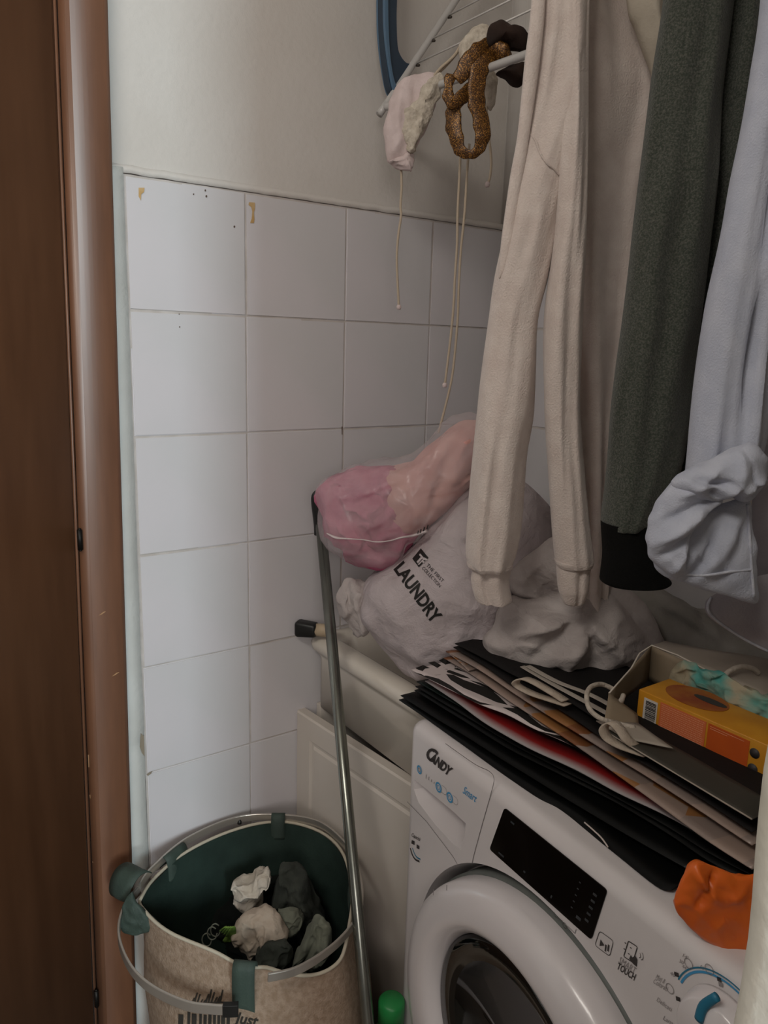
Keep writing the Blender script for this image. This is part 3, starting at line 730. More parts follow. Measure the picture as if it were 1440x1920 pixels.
heap('garment', 'pale beige crumpled shirt in the middle of the basket', 'clothes', [(436, 1745), (452, 1722), (476, 1711), (508, 1714), (528, 1725), (542, 1755), (520, 1764), (490, 1775), (470, 1788), (450, 1782), (438, 1765)], hd_of(490, 1750, .42), .028, M_cl, noi=.010, nscale=24, creases=[(476, 1712, 480, 1770, -.008, .007), (505, 1716, 500, 1760, .007, .007)])
heap('garment', 'grey-green tee with a faint mark behind the beige shirt', 'clothes', [(520, 1712), (545, 1700), (562, 1706), (568, 1728), (550, 1752), (538, 1750), (528, 1728)], hd_of(545, 1728, .42), .015, M_cg, noi=.006, nscale=30)
heap('garment', 'grey-green garment standing folded at the basket right side', 'clothes', [(545, 1805), (562, 1768), (590, 1730), (606, 1716), (616, 1730), (620, 1760), (610, 1790), (590, 1812), (560, 1818)], hd_of(588, 1775, .43), .025, M_cg, noi=.009, nscale=26, creases=[(600, 1730, 570, 1800, -.010, .006), (612, 1735, 600, 1800, .009, .005)])
heap('garment', 'dark green top in front of the beige shirt', 'clothes', [(480, 1790), (505, 1770), (540, 1764), (548, 1785), (535, 1808), (505, 1815), (485, 1806)], hd_of(515, 1790, .41), .018, M_cd, noi=.009, nscale=24)
M_lime = mat('lime_ribbon', '7b9a3f', .8, '55702c', 60); M_lace = mat('grey_lace', '7d7f72', .9)
rib = thing('lime_strap', 'bright lime ribbon strap curled beside the beige shirt in the basket', 'strap', tuple(on(422, 1755, z=.37)), 0, 'clothes in the laundry basket')
for k in range(4):
    rel(tube('ribbon', [B(414 + 4 * k, 1745 + k * 3, hd_of(422, 1755, .43)), B(424 + 4 * k, 1738, hd_of(422, 1755, .44)), B(430 + 3 * k, 1750, hd_of(422, 1755, .43)), B(420 + 4 * k, 1766, hd_of(422, 1755, .42))], .0035, M_lime, None, seg=8, flat=.4), rib)
lac = thing('string_tangle', 'thin grey cord loops lying left in the basket', 'cord', tuple(on(400, 1750, z=.37)), 0, 'clothes in the laundry basket')
hh = hd_of(400, 1752, .42)
for k, (x, y) in enumerate([(398, 1750), (388, 1762), (404, 1744)]):
    rel(tube('cord', [B(x + 9 * math.cos(a), y + 12 * math.sin(a), hh + .004 * k) for a in [j * .785 for j in range(8)]], .0011, M_lace, None, seg=6), lac)

# ------------------------------------------------------------ green bottle on the floor
gbm = mat('green_plastic', '186a30', .35, trans=.0, coat=.3)
gb_ = thing('green_bottle', 'green plastic bottle standing on the floor behind the pole', 'bottle', (.437, .235, 0))
lathe('bottle', [(.030, 0), (.034, .01), (.034, .30), (.030, .335), (.018, .36), (.018, .372)], gbm, gb_, 'z', (0, 0, 0), 32)
lathe('cap', [(.021, .365), (.021, .398), (.018, .402), (.0001, .403)], mat('green_cap', '1f8040', .4), gb_, 'z', (0, 0, 0), 32)

# ------------------------------------------------------------ bags on the sink
lb = thing('laundry_bag', 'lilac-grey laundry bag printed LAUNDRY, stuffed, on the sink', 'laundry bag', tuple(on(870, 1180, z=.85)))
lbo = inflate('sack', [(672, 1150), (690, 1092), (742, 1052), (790, 1000), (830, 955), (880, 905), (950, 890), (1010, 925), (1040, 985), (1035, 1060), (1010, 1130), (975, 1190), (930, 1225), (870, 1262), (800, 1272), (750, 1248), (700, 1200)], 1.27, .12, M_nonwoven, None,
    n=6, rings=40, ridge=.0035, rf=10, noi=.012, nscale=9, zmin=.8515, ymax=.79, fine=.0012,
    creases=[(690, 1110, 760, 1230, -.010, .018), (850, 1190, 960, 1130, .010, .007), (810, 1240, 940, 1185, -.012, .009), (700, 1100, 720, 1180, .006, .006), (890, 960, 960, 940, .008, .007), (860, 1030, 930, 1100, -.006, .008), (760, 1225, 800, 1262, .006, .005), (830, 1215, 850, 1262, .006, .005), (800, 990, 900, 960, .008, .012), (870, 1000, 980, 930, -.010, .014), (900, 1080, 1000, 1010, .010, .012), (720, 1170, 860, 1240, .007, .012), (950, 1100, 1010, 1040, -.009, .01), (770, 1210, 870, 1225, -.008, .008)])
rel(lbo, lb)
nb = inflate('gathered_mouth', [(632, 1105), (655, 1086), (690, 1092), (700, 1130), (692, 1180), (670, 1192), (645, 1165), (630, 1135)], 1.285, .03, M_nonw2, None, noi=.012, nscale=26, zmin=.8515, creases=[(650, 1095, 660, 1180, -.012, .008), (675, 1095, 680, 1185, .010, .008)])
rel(nb, lb)
def bagtext(s, bl, br, tl, bold, sub=2):
    return jprint(s, bl, br, tl, bold) if sub == 1 else (lambda r: ([(bl[0] + (br[0] - bl[0]) / r[2] * v.x + (tl[0] - bl[0]) / .7 * v.y, bl[1] + (br[1] - bl[1]) / r[2] * v.x + (tl[1] - bl[1]) / .7 * v.y) for v in r[0]], r[1]))(textmesh(s, bold, 1, sub, 0))
sh = [bagtext('LAUNDRY', (739, 1068), (812, 1170), (757, 1052), .035)]
project('lettering', sh, lbo, M_ink, None, .0012); rel(COL.objects[-1], lb)
sh = [bagtext('THE FIRST', (799, 1061), (829, 1093), (803.6, 1056), .0, 1), bagtext('COLLECTION', (791.5, 1066), (823.5, 1102), (795.8, 1061.5), .0, 1)]
project('lettering', sh, lbo, M_ink, None, .0012); rel(COL.objects[-1], lb)
sq = refine([(774, 1048), (790, 1029), (804, 1046), (786, 1064)], 6)
project('logo', [sq], lbo, M_ink, None, .0012); lg = rel(COL.objects[-1], lb)
M_wink = mat('pale_print', 'b9afb0', .8)
project('logo_letters', [bagtext('T', (779.5, 1049.5), (789, 1060), (789, 1039), .04, 1), bagtext('F', (785.5, 1058), (791, 1061.5), (797, 1046), .03, 1), ], lbo, M_wink, None, .0019); rel(COL.objects[-1], lb)

# pink garment bundle in a translucent film bag
pk = thing('pink_bag', 'see-through plastic bag of pink clothes resting on the laundry bag', 'bag', tuple(B(740, 1040, 1.30)))
M_pink = mat('pink_knit', 'a8506f', .9, 'c47a8e', 14, .6, 160); M_peach = mat('peach_cloth', 'd9aaa0', .9, 'cc968e', 16, .3, 120)
pkin = inflate('pink_garment', [(598, 925), (625, 892), (670, 880), (730, 872), (770, 900), (800, 960), (775, 1020), (735, 1052), (690, 1060), (645, 1040), (612, 1000)], 1.30, .069, M_pink, None, noi=.014, nscale=22, rings=26, ridge=.005, rf=20, fine=.002, xmin=.012,
    creases=[(640, 900, 650, 960, -.012, .008), (660, 930, 720, 990, .012, .008), (690, 900, 760, 1000, -.012, .009), (620, 960, 690, 1040, .009, .007)])
rel(pkin, pk)
pch = inflate('peach_garment', [(706, 930), (722, 880), (770, 862), (815, 828), (850, 798), (890, 784), (930, 800), (930, 870), (890, 905), (840, 960), (810, 985), (770, 1000), (740, 990), (712, 960)], 1.285, .068, M_peach, None, noi=.010, nscale=16, rings=18,
    creases=[(845, 835, 810, 930, -.014, .008), (870, 820, 850, 850, .008, .008), (740, 900, 800, 960, .008, .012), (880, 870, 850, 900, -.010, .006)])
rel(pch, pk)
# film: translucent sheet mixed with transparency
M_film = mat('plastic_film', 'd9cdd0', .25, None, 8, .5, 60)
N, L, p = nodes(M_film); p.inputs['Alpha'].default_value = .30; p.inputs['Specular IOR Level'].default_value = .7
fl = inflate('film', [(592, 922), (618, 888), (665, 872), (712, 864), (750, 862), (810, 822), (842, 786), (895, 779), (950, 800), (950, 880), (895, 910), (845, 965), (812, 1000), (770, 1020), (742, 1056), (690, 1064), (640, 1044), (608, 1005)], 1.288, .100, M_film, None, n=7, noi=.010, nscale=18, rings=26, ridge=.0045, rf=15, xmin=.008,
    creases=[(640, 890, 660, 1000, .010, .004), (700, 880, 720, 1010, -.008, .006), (620, 930, 760, 880, .009, .004)])
rel(fl, pk)
M_filme = mat('film_edge', 'e0d4d4', .4, None); M_filme.node_tree.nodes['Principled BSDF'].inputs['Alpha'].default_value = .75
pl_ = [(613, 1000), (630, 1008), (648, 1010), (680, 1012), (705, 1016), (730, 1014), (752, 1008), (775, 1004), (800, 996)]
bv = bvh_of(fl); P_ = []
for x, y in pl_:
    d = ray(x, y).normalized(); h_ = bv.ray_cast(CP, d); P_.append((h_[0] - d * .001) if h_[0] else B(x, y, 1.22))
rel(tube('film_edge', P_, [.0015, .004, .0025, .0018, .0022, .002, .003, .0045, .005], M_filme, None, seg=8, flat=.5), pk)
sh = [bagtext('HM', (778, 1003), (800, 988), (774, 996), .0, 1)]
sh = [refine([(x, y), (x + 2, y + 1), (x + 4, y - 7), (x + 2, y - 8)], 2) for x, y in [(782, 1002), (787, 999), (793, 995), (799, 991)]]
project('bag_print', sh, fl, M_dkink, None, .001); rel(COL.objects[-1], pk)

# second white bag with tied neck, in front of the wall
wb_ = thing('knotted_bag', 'pale non-woven bag with gathered folds beside the gift bags', 'bag', tuple(on(1080, 1250, z=.86)))
wbo = inflate('sack', [(910, 1200), (925, 1175), (940, 1128), (955, 1122), (1010, 1118), (1080, 1095), (1150, 1105), (1200, 1140), (1232, 1185), (1238, 1205), (1215, 1235), (1160, 1270), (1110, 1284), (1060, 1282), (990, 1258), (930, 1232)], 1.13, .08, M_nonw2, None, n=9, rings=40, ridge=.006, rf=11, noi=.009, nscale=11, zmin=.853, ctr=(1070, 1180), fine=.0006,
    creases=[(1062, 1128, 960, 1170, .012, .009), (1062, 1128, 990, 1205, -.012, .009), (1062, 1128, 1040, 1230, .012, .010), (1062, 1128, 1090, 1230, -.010, .011), (1062, 1128, 1150, 1200, .010, .010), (1150, 1110, 1200, 1190, -.014, .008), (1060, 1130, 945, 1130, -.012, .006), (1010, 1215, 1060, 1180, .010, .007)])
rel(wbo, wb_)
flap = inflate('neck_fold', [(955, 1095), (962, 1070), (1000, 1035), (1040, 1008), (1075, 1000), (1092, 1040), (1090, 1090), (1060, 1130), (1010, 1120), (975, 1122)], 1.15, .03, M_nonw2, None, noi=.006, nscale=14, rings=20, ridge=.005, rf=16,
    creases=[(1060, 1125, 985, 1060, -.012, .008), (1060, 1125, 1030, 1030, .012, .008), (1060, 1125, 960, 1100, .010, .006)])
rel(flap, wb_)
flap = inflate('neck_fold', [(1130, 1105), (1160, 1095), (1200, 1120), (1235, 1180), (1245, 1210), (1215, 1210), (1170, 1170)], 1.12, .02, M_nonw2, None, noi=.006, nscale=14, rings=10)
rel(flap, wb_)
# third bag, grey, further right
gbag = inflate('grey_bag', [(1140, 1150), (1160, 1100), (1220, 1095), (1300, 1130), (1340, 1155), (1440, 1170), (1500, 1210), (1480, 1262), (1400, 1262), (1330, 1250), (1250, 1240), (1190, 1210)], 1.20, .085, M_nonw3, None, n=6, rings=18, noi=.009, nscale=9, zmin=.871, ymax=.79, creases=[(1180, 1110, 1300, 1180, -.012, .012), (1296, 1135, 1290, 1150, -.02, .01), (1200, 1180, 1330, 1220, .012, .014)])
tag(gbag, 'dim grey fabric bag slumped behind the knotted bag at the back', 'bag')

# back strip of dark object glimpsed between the sleeves
tag(inflate('black_pouch', [(1018, 990), (1045, 970), (1060, 985), (1060, 1012), (1030, 1012)], 1.26, .03, M_black, None, noi=.003, zmin=.9), 'small black pouch glimpsed between the two white sleeves', 'pouch')

# ------------------------------------------------------------ flattened gift bags stacked on the machine
def sheet(front, depth, m, nsub=6, rows=8, lift=0.0, par=None, name='panel', solid=.0012, skew=.03, noi=.0008, zfun=None):
    F = smoothpath([on(x, y, z=z) for x, y, z in front], nsub); R_ = []
    for j in range(rows + 1):
        t = j / rows; R_.append([p + Vector((skew * depth * t, depth * t, lift * t + (zfun(i / len(F), t) if zfun else 0))) for i, p in enumerate(F)])
    for r in R_:
        for p in r: p.z += noise.noise(p * 14) * noi
    o = grid(name, R_, m, None, solid=solid); rel(o, par) if par else None; return o
def giftbag(name, label, front, depth, m, gap=.006, par_leaf=2, group='flattened gift bags', **k):
    """two leaves joined by a folded gusset along the back"""
    c = on(front[0][0], front[0][1], z=front[0][2]); t = thing(name, label, 'gift bag', tuple(c), 0, group)
    a = sheet(front, depth, m, par=t, **k)
    return t
M_gb = mat('black_gift_paper', '0a0b0b', .38, '070808', 10, .1, 40)
M_gb2 = mat('black_gloss_paper', '15201c', .22, '0c1210', 8, .1, 30)
for m_ in (M_gb, M_gb2, M_knit, M_liner, M_dk): m_.node_tree.nodes['Principled BSDF'].inputs['Specular IOR Level'].default_value = .18
M_matte = mat('black_matte_paper', '1a1717', .75, '141212', 10, .2, 80, spec=.2)
def uvmat(name):
    M = bpy.data.materials.new(name); M.use_nodes = True; N, L, p = nodes(M); tc = N.new('ShaderNodeTexCoord'); return M, N, L, p, tc
# zebra print
M_zeb, N, L, p, tc = uvmat('zebra_print'); mp = N.new('ShaderNodeMapping'); mp.inputs['Scale'].default_value = (2.6, .62, 1); mp.inputs['Rotation'].default_value = (0, 0, math.radians(-38)); L.new(tc.outputs['UV'], mp.inputs[0])
wv = N.new('ShaderNodeTexWave'); wv.inputs['Scale'].default_value = 1.25; wv.inputs['Distortion'].default_value = 5.5; wv.inputs['Detail'].default_value = 1.2; wv.inputs['Detail Scale'].default_value = .9
L.new(mp.outputs[0], wv.inputs['Vector']); r = N.new('ShaderNodeValToRGB'); r.color_ramp.interpolation = 'CONSTANT'; r.color_ramp.elements[0].color = rgb('0f1110'); r.color_ramp.elements[1].position = .47; r.color_ramp.elements[1].color = rgb('c9bdbb')
L.new(wv.outputs['Fac'], r.inputs[0]); L.new(r.outputs[0], p.inputs['Base Color']); p.inputs['Roughness'].default_value = .4
# brown / silver triangles
M_brn, N, L, p, tc = uvmat('brown_silver_print'); mp = N.new('ShaderNodeMapping'); mp.inputs['Scale'].default_value = (7, 1.2, 1); mp.inputs['Rotation'].default_value = (0, 0, .5); L.new(tc.outputs['UV'], mp.inputs[0])
vo = N.new('ShaderNodeTexVoronoi'); vo.inputs['Scale'].default_value = 1.4; L.new(mp.outputs[0], vo.inputs['Vector'])
sx = N.new('ShaderNodeSeparateColor'); L.new(vo.outputs['Color'], sx.inputs[0]); r = N.new('ShaderNodeValToRGB'); r.color_ramp.interpolation = 'CONSTANT'
r.color_ramp.elements[0].color = rgb('96683f'); r.color_ramp.elements[1].position = .35; r.color_ramp.elements[1].color = rgb('8f7f77'); e = r.color_ramp.elements.new(.62); e.color = rgb('7d4f31'); e = r.color_ramp.elements.new(.8); e.color = rgb('9d897e')
L.new(sx.outputs[0], r.inputs[0]); L.new(r.outputs[0], p.inputs['Base Color']); p.inputs['Roughness'].default_value = .32; p.inputs['Metallic'].default_value = .15
# white lining running into red
M_red, N, L, p, tc = uvmat('white_red_print'); sx = N.new('ShaderNodeSeparateXYZ'); L.new(tc.outputs['UV'], sx.inputs[0]); r = N.new('ShaderNodeValToRGB')
r.color_ramp.elements[0].position = .02; r.color_ramp.elements[0].color = rgb('989090'); r.color_ramp.elements[1].position = .24; r.color_ramp.elements[1].color = rgb('5c0d10')
e = r.color_ramp.elements.new(.14); e.color = rgb('8d1c1c'); e = r.color_ramp.elements.new(.36); e.color = rgb('241012')
L.new(sx.outputs['Y'], r.inputs[0]); L.new(r.outputs[0], p.inputs['Base Color']); p.inputs['Roughness'].default_value = .4

A = giftbag('gift_bag', 'glossy black gift bag at the bottom of the stack, overhanging the machine front', [(748, 1312, .8700), (800, 1348, .8700), (900, 1420, .8695), (1000, 1490, .8690), (1055, 1520, .8690), (1145, 1594, .8690), (1228, 1660, .8700), (1260, 1669, .874)], .19, M_gb)
sheet([(751, 1304, .879), (800, 1336, .879), (900, 1398, .879), (1000, 1460, .879), (1100, 1520, .879), (1200, 1580, .879), (1290, 1630, .879)], .17, M_gb, par=A)
obj_ = tube('handle_cord', [on(1096, 1542, z=.873), on(1125, 1568, z=.8725), on(1140, 1588, z=.8715)], .0009, M_cream2, None, seg=6); rel(obj_, A)
Bb = giftbag('gift_bag', 'black gift bag, second from the bottom of the flattened stack', [(777, 1294, .8855), (850, 1340, .8855), (950, 1402, .886), (1050, 1452, .887), (1150, 1502, .888), (1250, 1562, .888), (1330, 1615, .888), (1410, 1655, .888)], .17, M_gb)
sheet([(779, 1287, .8905), (850, 1330, .8905), (950, 1390, .8905), (1050, 1442, .8915), (1150, 1493, .893), (1250, 1550, .893), (1330, 1600, .893), (1410, 1643, .893)], .16, M_gb, par=Bb)
Cc = giftbag('gift_bag', 'dark green-black glossy gift bag directly under the white and red one', [(781, 1278, .8965), (850, 1318, .8965), (950, 1375, .8975), (1040, 1425, .899), (1150, 1480, .900), (1250, 1530, .900), (1330, 1580, .900), (1410, 1630, .900)], .16, M_gb2)
Dd = giftbag('gift_bag', 'white gift bag with red inner print, under the zebra-striped bag', [(797, 1277, .905), (850, 1312, .9045), (900, 1350, .904), (950, 1380, .904), (1000, 1407, .904), (1080, 1443, .905), (1160, 1487, .906), (1240, 1525, .906), (1320, 1568, .906), (1410, 1620, .906)], .13, M_red)
Ee = giftbag('gift_bag', 'gift bag with black and white zebra stripes', [(771, 1256, .917), (800, 1271, .918), (850, 1296, .919), (900, 1321, .919), (950, 1340, .919), (1000, 1366, .918), (1060, 1392, .917), (1120, 1424, .916), (1180, 1464, .915), (1250, 1510, .915)], .105, mat('zebra_white', 'c9bdbb', .4))
def polymesh(P, cell=14):
    bm = bmesh.new(); vs = [bm.verts.new((x, y, 0)) for x, y in P]; bm.faces.new(vs); bmesh.ops.triangulate(bm, faces=bm.faces)
    for _ in range(2):
        bmesh.ops.subdivide_edges(bm, edges=[e for e in bm.edges if e.calc_length() > cell], cuts=1); bmesh.ops.triangulate(bm, faces=bm.faces)
    r = [(v.co.x, v.co.y) for v in bm.verts], [tuple(v.index for v in f.verts) for f in bm.faces]; bm.free(); return r
zs = Ee.children[0]; zsurf = zs
for Z_ in [[(155, 290), (215, 268), (265, 290), (345, 340), (310, 345), (240, 322), (180, 305)], [(250, 250), (300, 240), (400, 300), (520, 345), (570, 370), (500, 360), (400, 325), (320, 290)],
    [(330, 232), (370, 215), (390, 245), (480, 295), (540, 325), (450, 300), (380, 265)], [(140, 322), (200, 335), (330, 370), (420, 420), (520, 490), (640, 545), (745, 570), (640, 562), (540, 520), (440, 462), (340, 412), (250, 368), (180, 338)],
    [(385, 335), (440, 340), (520, 380), (640, 420), (720, 450), (780, 500), (850, 568), (760, 545), (640, 490), (520, 440), (420, 380)], [(810, 585), (900, 590), (1000, 640), (1100, 720), (1230, 785), (1130, 765), (1020, 710), (920, 640)],
    [(1060, 758), (1200, 790), (1290, 810), (1400, 870), (1480, 930), (1480, 960), (1360, 890), (1250, 830), (1150, 790)], [(560, 380), (640, 400), (760, 455), (860, 520), (800, 500), (700, 445)], [(860, 570), (960, 590), (1080, 665), (1000, 640)]]:
    bvv = BVHTree.FromPolygons([v.co.copy() + Vector() for v in zs.data.vertices], [tuple(p.vertices) for p in zs.data.polygons]); pts_, fc_ = polymesh([(740 + x / 4, 1180 + y / 4) for x, y in Z_]); out_ = []
    for x, y in pts_:
        d = ray(x, y).normalized(); hh_ = bvv.ray_cast(CP, d)[0]; out_.append((hh_ - d * .0016) if hh_ else on(x, y, z=.9205))
    rel(obj('stripe', out_, fc_, M_ink, None, False), Ee)
Ff = giftbag('gift_bag', 'brown and silver patterned gift bag lying on the zebra one', [(832, 1234, .925), (880, 1262, .925), (950, 1311, .925), (1000, 1345, .925), (1100, 1412, .924), (1200, 1484, .923), (1300, 1557, .922), (1345, 1588, .922), (1410, 1630, .922)], .11, M_brn)
Gg = giftbag('gift_bag', 'brown and silver patterned gift bag, upper one under the black bags', [(836, 1222, .936), (900, 1257, .936), (1000, 1324, .936), (1100, 1386, .935), (1200, 1448, .934), (1300, 1512, .934), (1410, 1585, .934)], .11, M_brn)
sheet([(836, 1222, .9355), (850, 1232, .934), (866, 1246, .931), (878, 1258, .929)], .03, M_brn, par=Gg, name='gusset')
Hh = giftbag('gift_bag', 'black gift bag with off-white ribbon handles under the papers', [(850, 1214, .944), (900, 1243, .944), (965, 1287, .944), (1040, 1325, .944), (1120, 1378, .944), (1200, 1428, .944), (1300, 1488, .944), (1410, 1560, .944)], .10, M_matte)
Ii = giftbag('gift_bag', 'matt black gift bag on top, its left corner against the laundry bag', [(853, 1207, .953), (900, 1231, .953), (960, 1264, .953), (1040, 1300, .953), (1120, 1350, .953), (1200, 1400, .953), (1300, 1462, .953), (1410, 1535, .953)], .16, M_matte)
M_rib = mat('ribbon_cotton', 'b9ab9c', .95, 'ab9c8c', 80, .6, 400)
def ribbon(P, w, par, up=(0, 0, 1)):
    Q = smoothpath([on(x, y, z=z) for x, y, z in P], 6); rows = []
    for i, q in enumerate(Q):
        t = (Q[min(i + 1, len(Q) - 1)] - Q[max(i - 1, 0)]).normalized(); s = Vector((.15, 1, .05)).normalized()
        rows.append([q + s * (w * j / 2) for j in (-1, 0, 1)])
    return rel(grid('ribbon_handle', rows, M_rib, None, solid=.0016), par)
ribbon([(1065, 1322, .957), (1030, 1311, .957), (1000, 1301, .958), (974, 1288, .961), (967, 1279, .968), (980, 1272, .975), (1000, 1278, .974), (1035, 1298, .967), (1060, 1314, .961)], .013, Hh)
ribbon([(1215, 1416, .957), (1190, 1408, .957), (1165, 1399, .959), (1140, 1384, .964), (1132, 1366, .974), (1145, 1354, .982), (1160, 1364, .980), (1175, 1385, .971), (1190, 1398, .964)], .014, Hh)
pp = thing('paper_sheet', 'thin off-white papers wedged between the black bags and knotted bag', 'paper', tuple(on(1000, 1262, z=.958)))
M_pap = mat('paper_white', 'aaa197', .7)
for k, L_ in enumerate([[(975, 1250, .960), (1040, 1288, .960), (1120, 1332, .960), (1205, 1380, .960)], [(985, 1249, .963), (1040, 1279, .963), (1100, 1303, .963), (1150, 1330, .963)]]):
    sheet(L_, .009, M_pap, par=pp, name='sheet', solid=.0007)

# upright paper carrier lying open, with rope handles
gc = thing('paper_carrier', 'white paper carrier bag lying open with white rope handles', 'gift bag', tuple(on(1222, 1350, z=.957)))
M_kr = mat('carrier_paper', 'a2978b', .7, '9b9084', 20); M_krin = mat('carrier_inside', '8f7f6b', .75, '85755f', 20)
def quad(name, A_, B_, C__, D_, m, par, n=6, solid=.0012, noi=.001):
    rows = []
    for i in range(n + 1):
        u = i / n; rows.append([(A_ * (1 - v) + B_ * v) * (1 - u) + (D_ * (1 - v) + C__ * v) * u for v in [j / n for j in range(n + 1)]])
    o = grid(name, rows, m, None, solid=solid, noi=noi, nscale=14); return rel(o, par)
Nn = on(1142, 1300, z=.985); Ft = on(1222, 1210, z=1.012); Fr = on(1460, 1322, z=.995)
floorz = .960
dn = lambda P, z=floorz: Vector((P.x, P.y, z))
quad('side_panel', Nn, Ft, dn(Ft), dn(Nn), M_krin, gc)
quad('far_panel', Ft, Fr, dn(Fr), dn(Ft), M_krin, gc)
Ne = on(1400, 1480, z=.975)
near0 = on(1130, 1368, z=.964); near1 = on(1410, 1536, z=.964)
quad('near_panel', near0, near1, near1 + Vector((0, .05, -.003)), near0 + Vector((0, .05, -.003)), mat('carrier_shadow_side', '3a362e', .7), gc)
rel(tube('rim_fold', [near0, (near0 + near1) / 2, near1], .0009, M_kr, None, seg=6, n=2), gc)
quad('near_flap', on(1118, 1352, z=.966), on(1196, 1356, z=.970), on(1262, 1404, z=.969), on(1172, 1385, z=.967), M_kr, gc)
quad('side_panel', Nn, near0, near0 + Vector((.03, .03, -.002)), dn(Nn) + Vector((.03, .02, .004)), M_krin, gc)
quad('outer_flap', Ft + Vector((0, .001, 0)), Fr + Vector((0, .001, 0)), on(1460, 1240, z=1.0), on(1245, 1201, z=1.005), M_kr, gc, noi=.004)
rel(tube('rim_fold', [Nn, (Nn + Ft) / 2, Ft, (Ft + Fr) / 2 + Vector((0, 0, .001)), Fr], .0011, mat('paper_edge', 'c8beb2', .7), None, seg=6, n=2), gc)
M_rope = mat('rope_white', 'c3b8ab', .9, 'aea296', 90, .9, 300)
rel(tube('rope_handle', [on(x, y, z=z) for x, y, z in [(1150, 1292, .985), (1128, 1283, .992), (1108, 1288, .995), (1100, 1305, .992), (1106, 1330, .985), (1128, 1348, .978), (1160, 1357, .972), (1190, 1365, .968)]], .0030, M_rope, None, seg=12), gc)
rel(tube('rope_knot', [on(x, y, z=z) for x, y, z in [(1169, 1303, .980), (1164, 1315, .976), (1152, 1323, .972)]], [.003, .0036, .005], M_rope, None, seg=10), gc)
rel(tube('rope_handle', [on(x, y, z=z) for x, y, z in [(1359, 1283, 1.000), (1359, 1268, 1.008), (1372, 1256, 1.013), (1392, 1250, 1.014), (1412, 1254, 1.010), (1422, 1262, 1.004)]], .0034, M_rope, None, seg=12), gc)

# orange box
P1 = on(1198, 1292, y=.405); P2 = on(1198, 1366, y=.405); bx0 = P1.x; bz1 = P1.z; bz0 = P2.z; bx1 = .885; by0 = .405; by1 = .468
bo = thing('tea_box', 'orange and yellow cardboard box with a barcode inside the carrier', 'box', (bx0, by0, bz0))
M_yel = mat('yellow_card', 'c98b1e', .5, 'bf8019', 30); M_org = mat('orange_card', 'c2561a', .5, 'b94f18', 30); M_pnk = mat('coral_print', 'cf6a3c', .5); M_pnl = mat('coral_text', 'e09a78', .6)
rel(box('carton', (bx0, by0, bz0), (bx1, by1, bz1), M_yel, None, .0012), bo)
H_ = bz1 - bz0
XX = lambda q: on(q, 1330 + .4626 * (q - 1198), y=.405).x - bx0
def pan(name, x0, x1, z0, z1, m, y=.0006): return rel(box(name, (x0, by0 - y, z0), (x1, by0 + .0002, z1), m), bo)
pan('barcode_label', bx0 + XX(1206), bx0 + XX(1231), bz0 + .10 * H_, bz1 - .14 * H_, mat('label_white', 'c9c2bb', .6))
zz = bz0 + .14 * H_
while zz < bz1 - .2 * H_:
    t = random.choice([.0004, .0007, .0011]); pan('barcode_bar', bx0 + XX(1210), bx0 + XX(1229), zz, zz + t, M_ink, .0010); zz += t + random.choice([.0006, .0009, .0012])
pan('print_panel', bx0 + XX(1236), bx0 + XX(1321), bz0 + .08 * H_, bz1 - .08 * H_, M_pnk)
pan('print_panel', bx0 + XX(1325), bx0 + XX(1402), bz0 + .08 * H_, bz1 - .08 * H_, M_org)
tv = []; tf = []
for i in range(16):
    z = bz1 - (.13 + .05 * i) * H_; x = bx0 + XX(1239)
    while x < bx0 + XX(1316):
        l = random.uniform(.001, .0045); b = len(tv); y = by0 - .0009
        tv += [(x, y, z), (min(x + l, bx0 + XX(1318)), y, z), (min(x + l, bx0 + XX(1318)), y, z + .0009), (x, y, z + .0009)]; tf.append((b, b + 1, b + 2, b + 3)); x += l + .0007
for i in range(2):
    z = bz1 - (.14 + .05 * i) * H_; b = len(tv); y = by0 - .0009; tv += [(bx0 + XX(1329), y, z), (bx0 + XX(1392) - .02 * i, y, z), (bx0 + XX(1392) - .02 * i, y, z + .0006), (bx0 + XX(1329), y, z + .0006)]; tf.append((b, b + 1, b + 2, b + 3))
rel(obj('fine_print', tv, tf, M_pnl, None, False), bo)
for i in range(2): rel(lathe('round_mark', [(.0058, 0), (.0058, -.0004)], M_dkink, None, 'y', (bx0 + XX(1413), by0 - .0003, bz1 - (.3 + .36 * i) * H_), 24), bo)
pan('small_mark', bx0 + XX(1407), bx0 + XX(1419), bz0 + .08 * H_, bz0 + .2 * H_, MC['label_white'])
# picture on the lid: a red-brown patch
vs = [(bx0 + .055 + .040 * math.cos(a), by0 + .040 + .028 * math.sin(a), bz1 + .0005) for a in [k * math.pi / 14 for k in range(28)]]
rel(obj('lid_picture', vs, [tuple(range(28))], mat('red_brown_print', '8a3a18', .5, 'a0601e', 40), None, False, solid=.0004), bo)
vs = [(bx0 + .07 + .022 * math.cos(a), by0 + .045 + .007 * math.sin(a), bz1 + .0010) for a in [k * math.pi / 7 for k in range(14)]]
rel(obj('lid_picture', vs, [tuple(range(14))], M_dkink, None, False, solid=.0003), bo)
# teal-tinted tissue
M_tis = mat('tissue', 'a59a82', .8, '4f9a92', 16, .5, 120, contrast=(.42, .6))
tp_ = [(1258, 1268), (1275, 1248), (1300, 1238), (1330, 1258), (1380, 1275), (1430, 1300), (1475, 1330), (1490, 1400), (1440, 1372), (1400, 1362), (1370, 1352), (1345, 1345), (1322, 1325), (1300, 1300), (1275, 1296)]
tag(inflate('tissue_paper', [], .9, .012, M_tis, None, pts3=[on(x, y, y=.486) for x, y in tp_], n=7, noi=.008, nscale=34, rings=22, ridge=.008, rf=28, fine=.002), 'crumpled tissue paper with teal patches behind the orange box', 'tissue')

